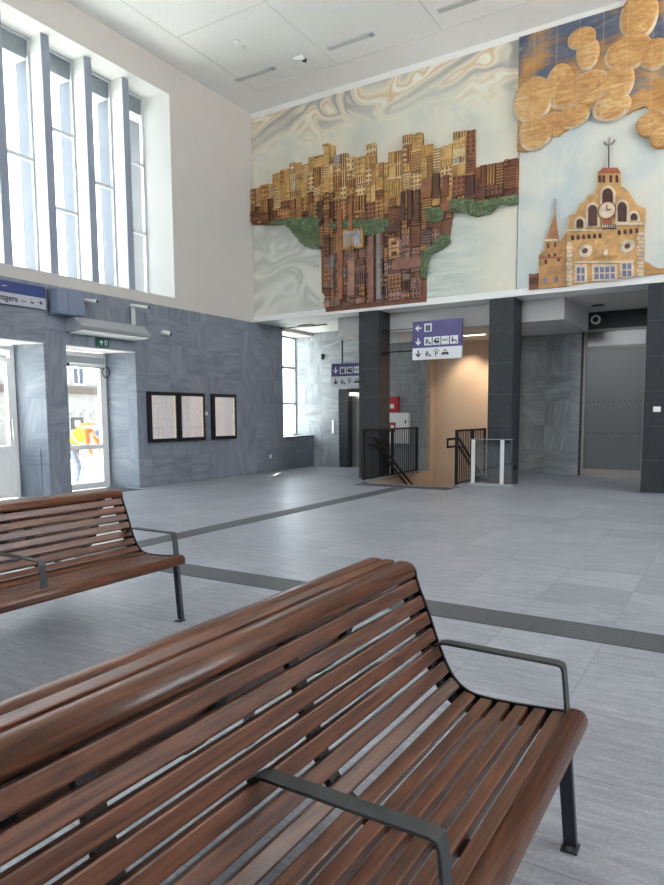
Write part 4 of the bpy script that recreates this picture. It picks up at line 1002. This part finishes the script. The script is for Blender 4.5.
tag(MB().box(-25.5, -23.5, 6.0, 11.2, 1.9, 4.3).box(-25.3, -23.7, 6.2, 11.0, -.02, 1.9).build('market_stall', 'redwall'), 'red-walled low building seen through the left street door', 'building')

def skin_mesh(name, verts, edges, radii, m, parent=None, root=0, sub=1):
    me = bpy.data.meshes.new(name); me.from_pydata(verts, edges, []); o = bpy.data.objects.new(name, me); COL.objects.link(o)
    md = o.modifiers.new('skin', 'SKIN'); md.use_smooth_shade = True
    for i, r_ in enumerate(radii): me.skin_vertices[0].data[i].radius = (r_ if isinstance(r_, tuple) else (r_, r_))
    me.skin_vertices[0].data[root].use_root = True
    sb = o.modifiers.new('sub', 'SUBSURF'); sb.levels = sub; sb.render_levels = sub
    me.materials.append(M[m]); o.parent = parent; return o
# worker, facing local +x, bending forward
pp = EYE+ray(80.5, 485)*((0-H)/ray(80.5, 485).z)
wk = thing('person', 'person in yellow and orange hi-vis clothing and grey cap bending forward outside the door', 'person', (pp.x, pp.y, -.02), R(24))
wk.scale = (.93, .93, .93)
V = [(-.18,0,.98),(-.1,0,1.08),(.08,0,1.24),(.28,0,1.36),(.38,0,1.33),(.47,0,1.24),(.57,0,1.14),
     (-.17,.1,.92),(-.1,.13,.5),(-.2,.14,.09),(-.06,.14,.04),(-.17,-.1,.92),(.06,-.15,.5),(-.02,-.16,.09),(.13,-.16,.04),
     (.29,.2,1.3),(.36,.24,1.0),(.46,.2,.76),(.48,.18,.68),(.29,-.2,1.3),(.34,-.24,1.0),(.42,-.2,.76),(.44,-.18,.68)]
Ed = [(0,1),(1,2),(2,3),(3,4),(4,5),(5,6),(0,7),(7,8),(8,9),(9,10),(0,11),(11,12),(12,13),(13,14),(3,15),(15,16),(16,17),(17,18),(3,19),(19,20),(20,21),(21,22)]
Rd = [.14,.14,.15,.14,.06,.095,.085,.095,.06,.042,.04,.095,.06,.042,.04,.06,.045,.033,.035,.06,.045,.033,.035]
skin_mesh('body', V, Ed, Rd, 'skin', wk)
for sy in (1, -1):
    base = Vector((.48, .18*sy, .68)) if sy > 0 else Vector((.44, -.18, .68))
    for fi, (dx, ln) in enumerate(((-.03, .075), (-.01, .085), (.01, .082), (.03, .065))):
        skin_mesh('finger', [base+Vector((dx, 0, .0)), base+Vector((dx, 0, -.03)), base+Vector((dx, -.01*sy, -.03-ln*.6)), base+Vector((dx, -.03*sy, -.03-ln))], [(0,1),(1,2),(2,3)], [.011,.01,.009,.008], 'skin', wk)
    skin_mesh('thumb', [base+Vector((.02, -.02*sy, .02)), base+Vector((.05, -.03*sy, -.02)), base+Vector((.06, -.03*sy, -.06))], [(0,1),(1,2)], [.013,.011,.009], 'skin', wk)
skin_mesh('trousers', [V[0], V[7], V[8], V[9], V[11], V[12], V[13]], [(0,1),(1,2),(2,3),(0,4),(4,5),(5,6)], [.155,.115,.085,.075,.115,.085,.075], 'trouser', wk)
skin_mesh('vest', [V[0], V[1], V[2], V[3]], [(0,1),(1,2),(2,3)], [.165,.17,.18,.16], 'vest_y', wk)
for sgn, ids in ((1, (3,15,16,17)), (-1, (3,19,20,21))): skin_mesh('sleeve', [V[i] for i in ids], [(0,1),(1,2),(2,3)], [.11,.085,.065,.05], 'vest_o', wk)
for q in (-.11, .11): MB().tube([(-.22, q, 1.12), (-.08, q, 1.27), (.1, q, 1.43), (.26, q, 1.51), (.37, q, 1.46)], .022, 6).build('orange_panel', 'vest_o', wk)
MB().tube([(-.02+.19*math.sin(a_)*-.6, .19*math.cos(a_), 1.15+.19*math.sin(a_)*.8) for a_ in [2*math.pi*i/14 for i in range(15)]], .02, 6).build('reflective_band', 'silver', wk)
skin_mesh('cap', [(.44,0,1.32),(.54,0,1.24),(.62,0,1.14)], [(0,1),(1,2)], [.1,.12,.09], 'cap', wk)
for x_, y_ in ((-.13, .14), (.06, -.16)): MB().box(x_-.1, x_+.17, y_-.05, y_+.05, 0, .09).build('shoe', 'shoe', wk, .03)
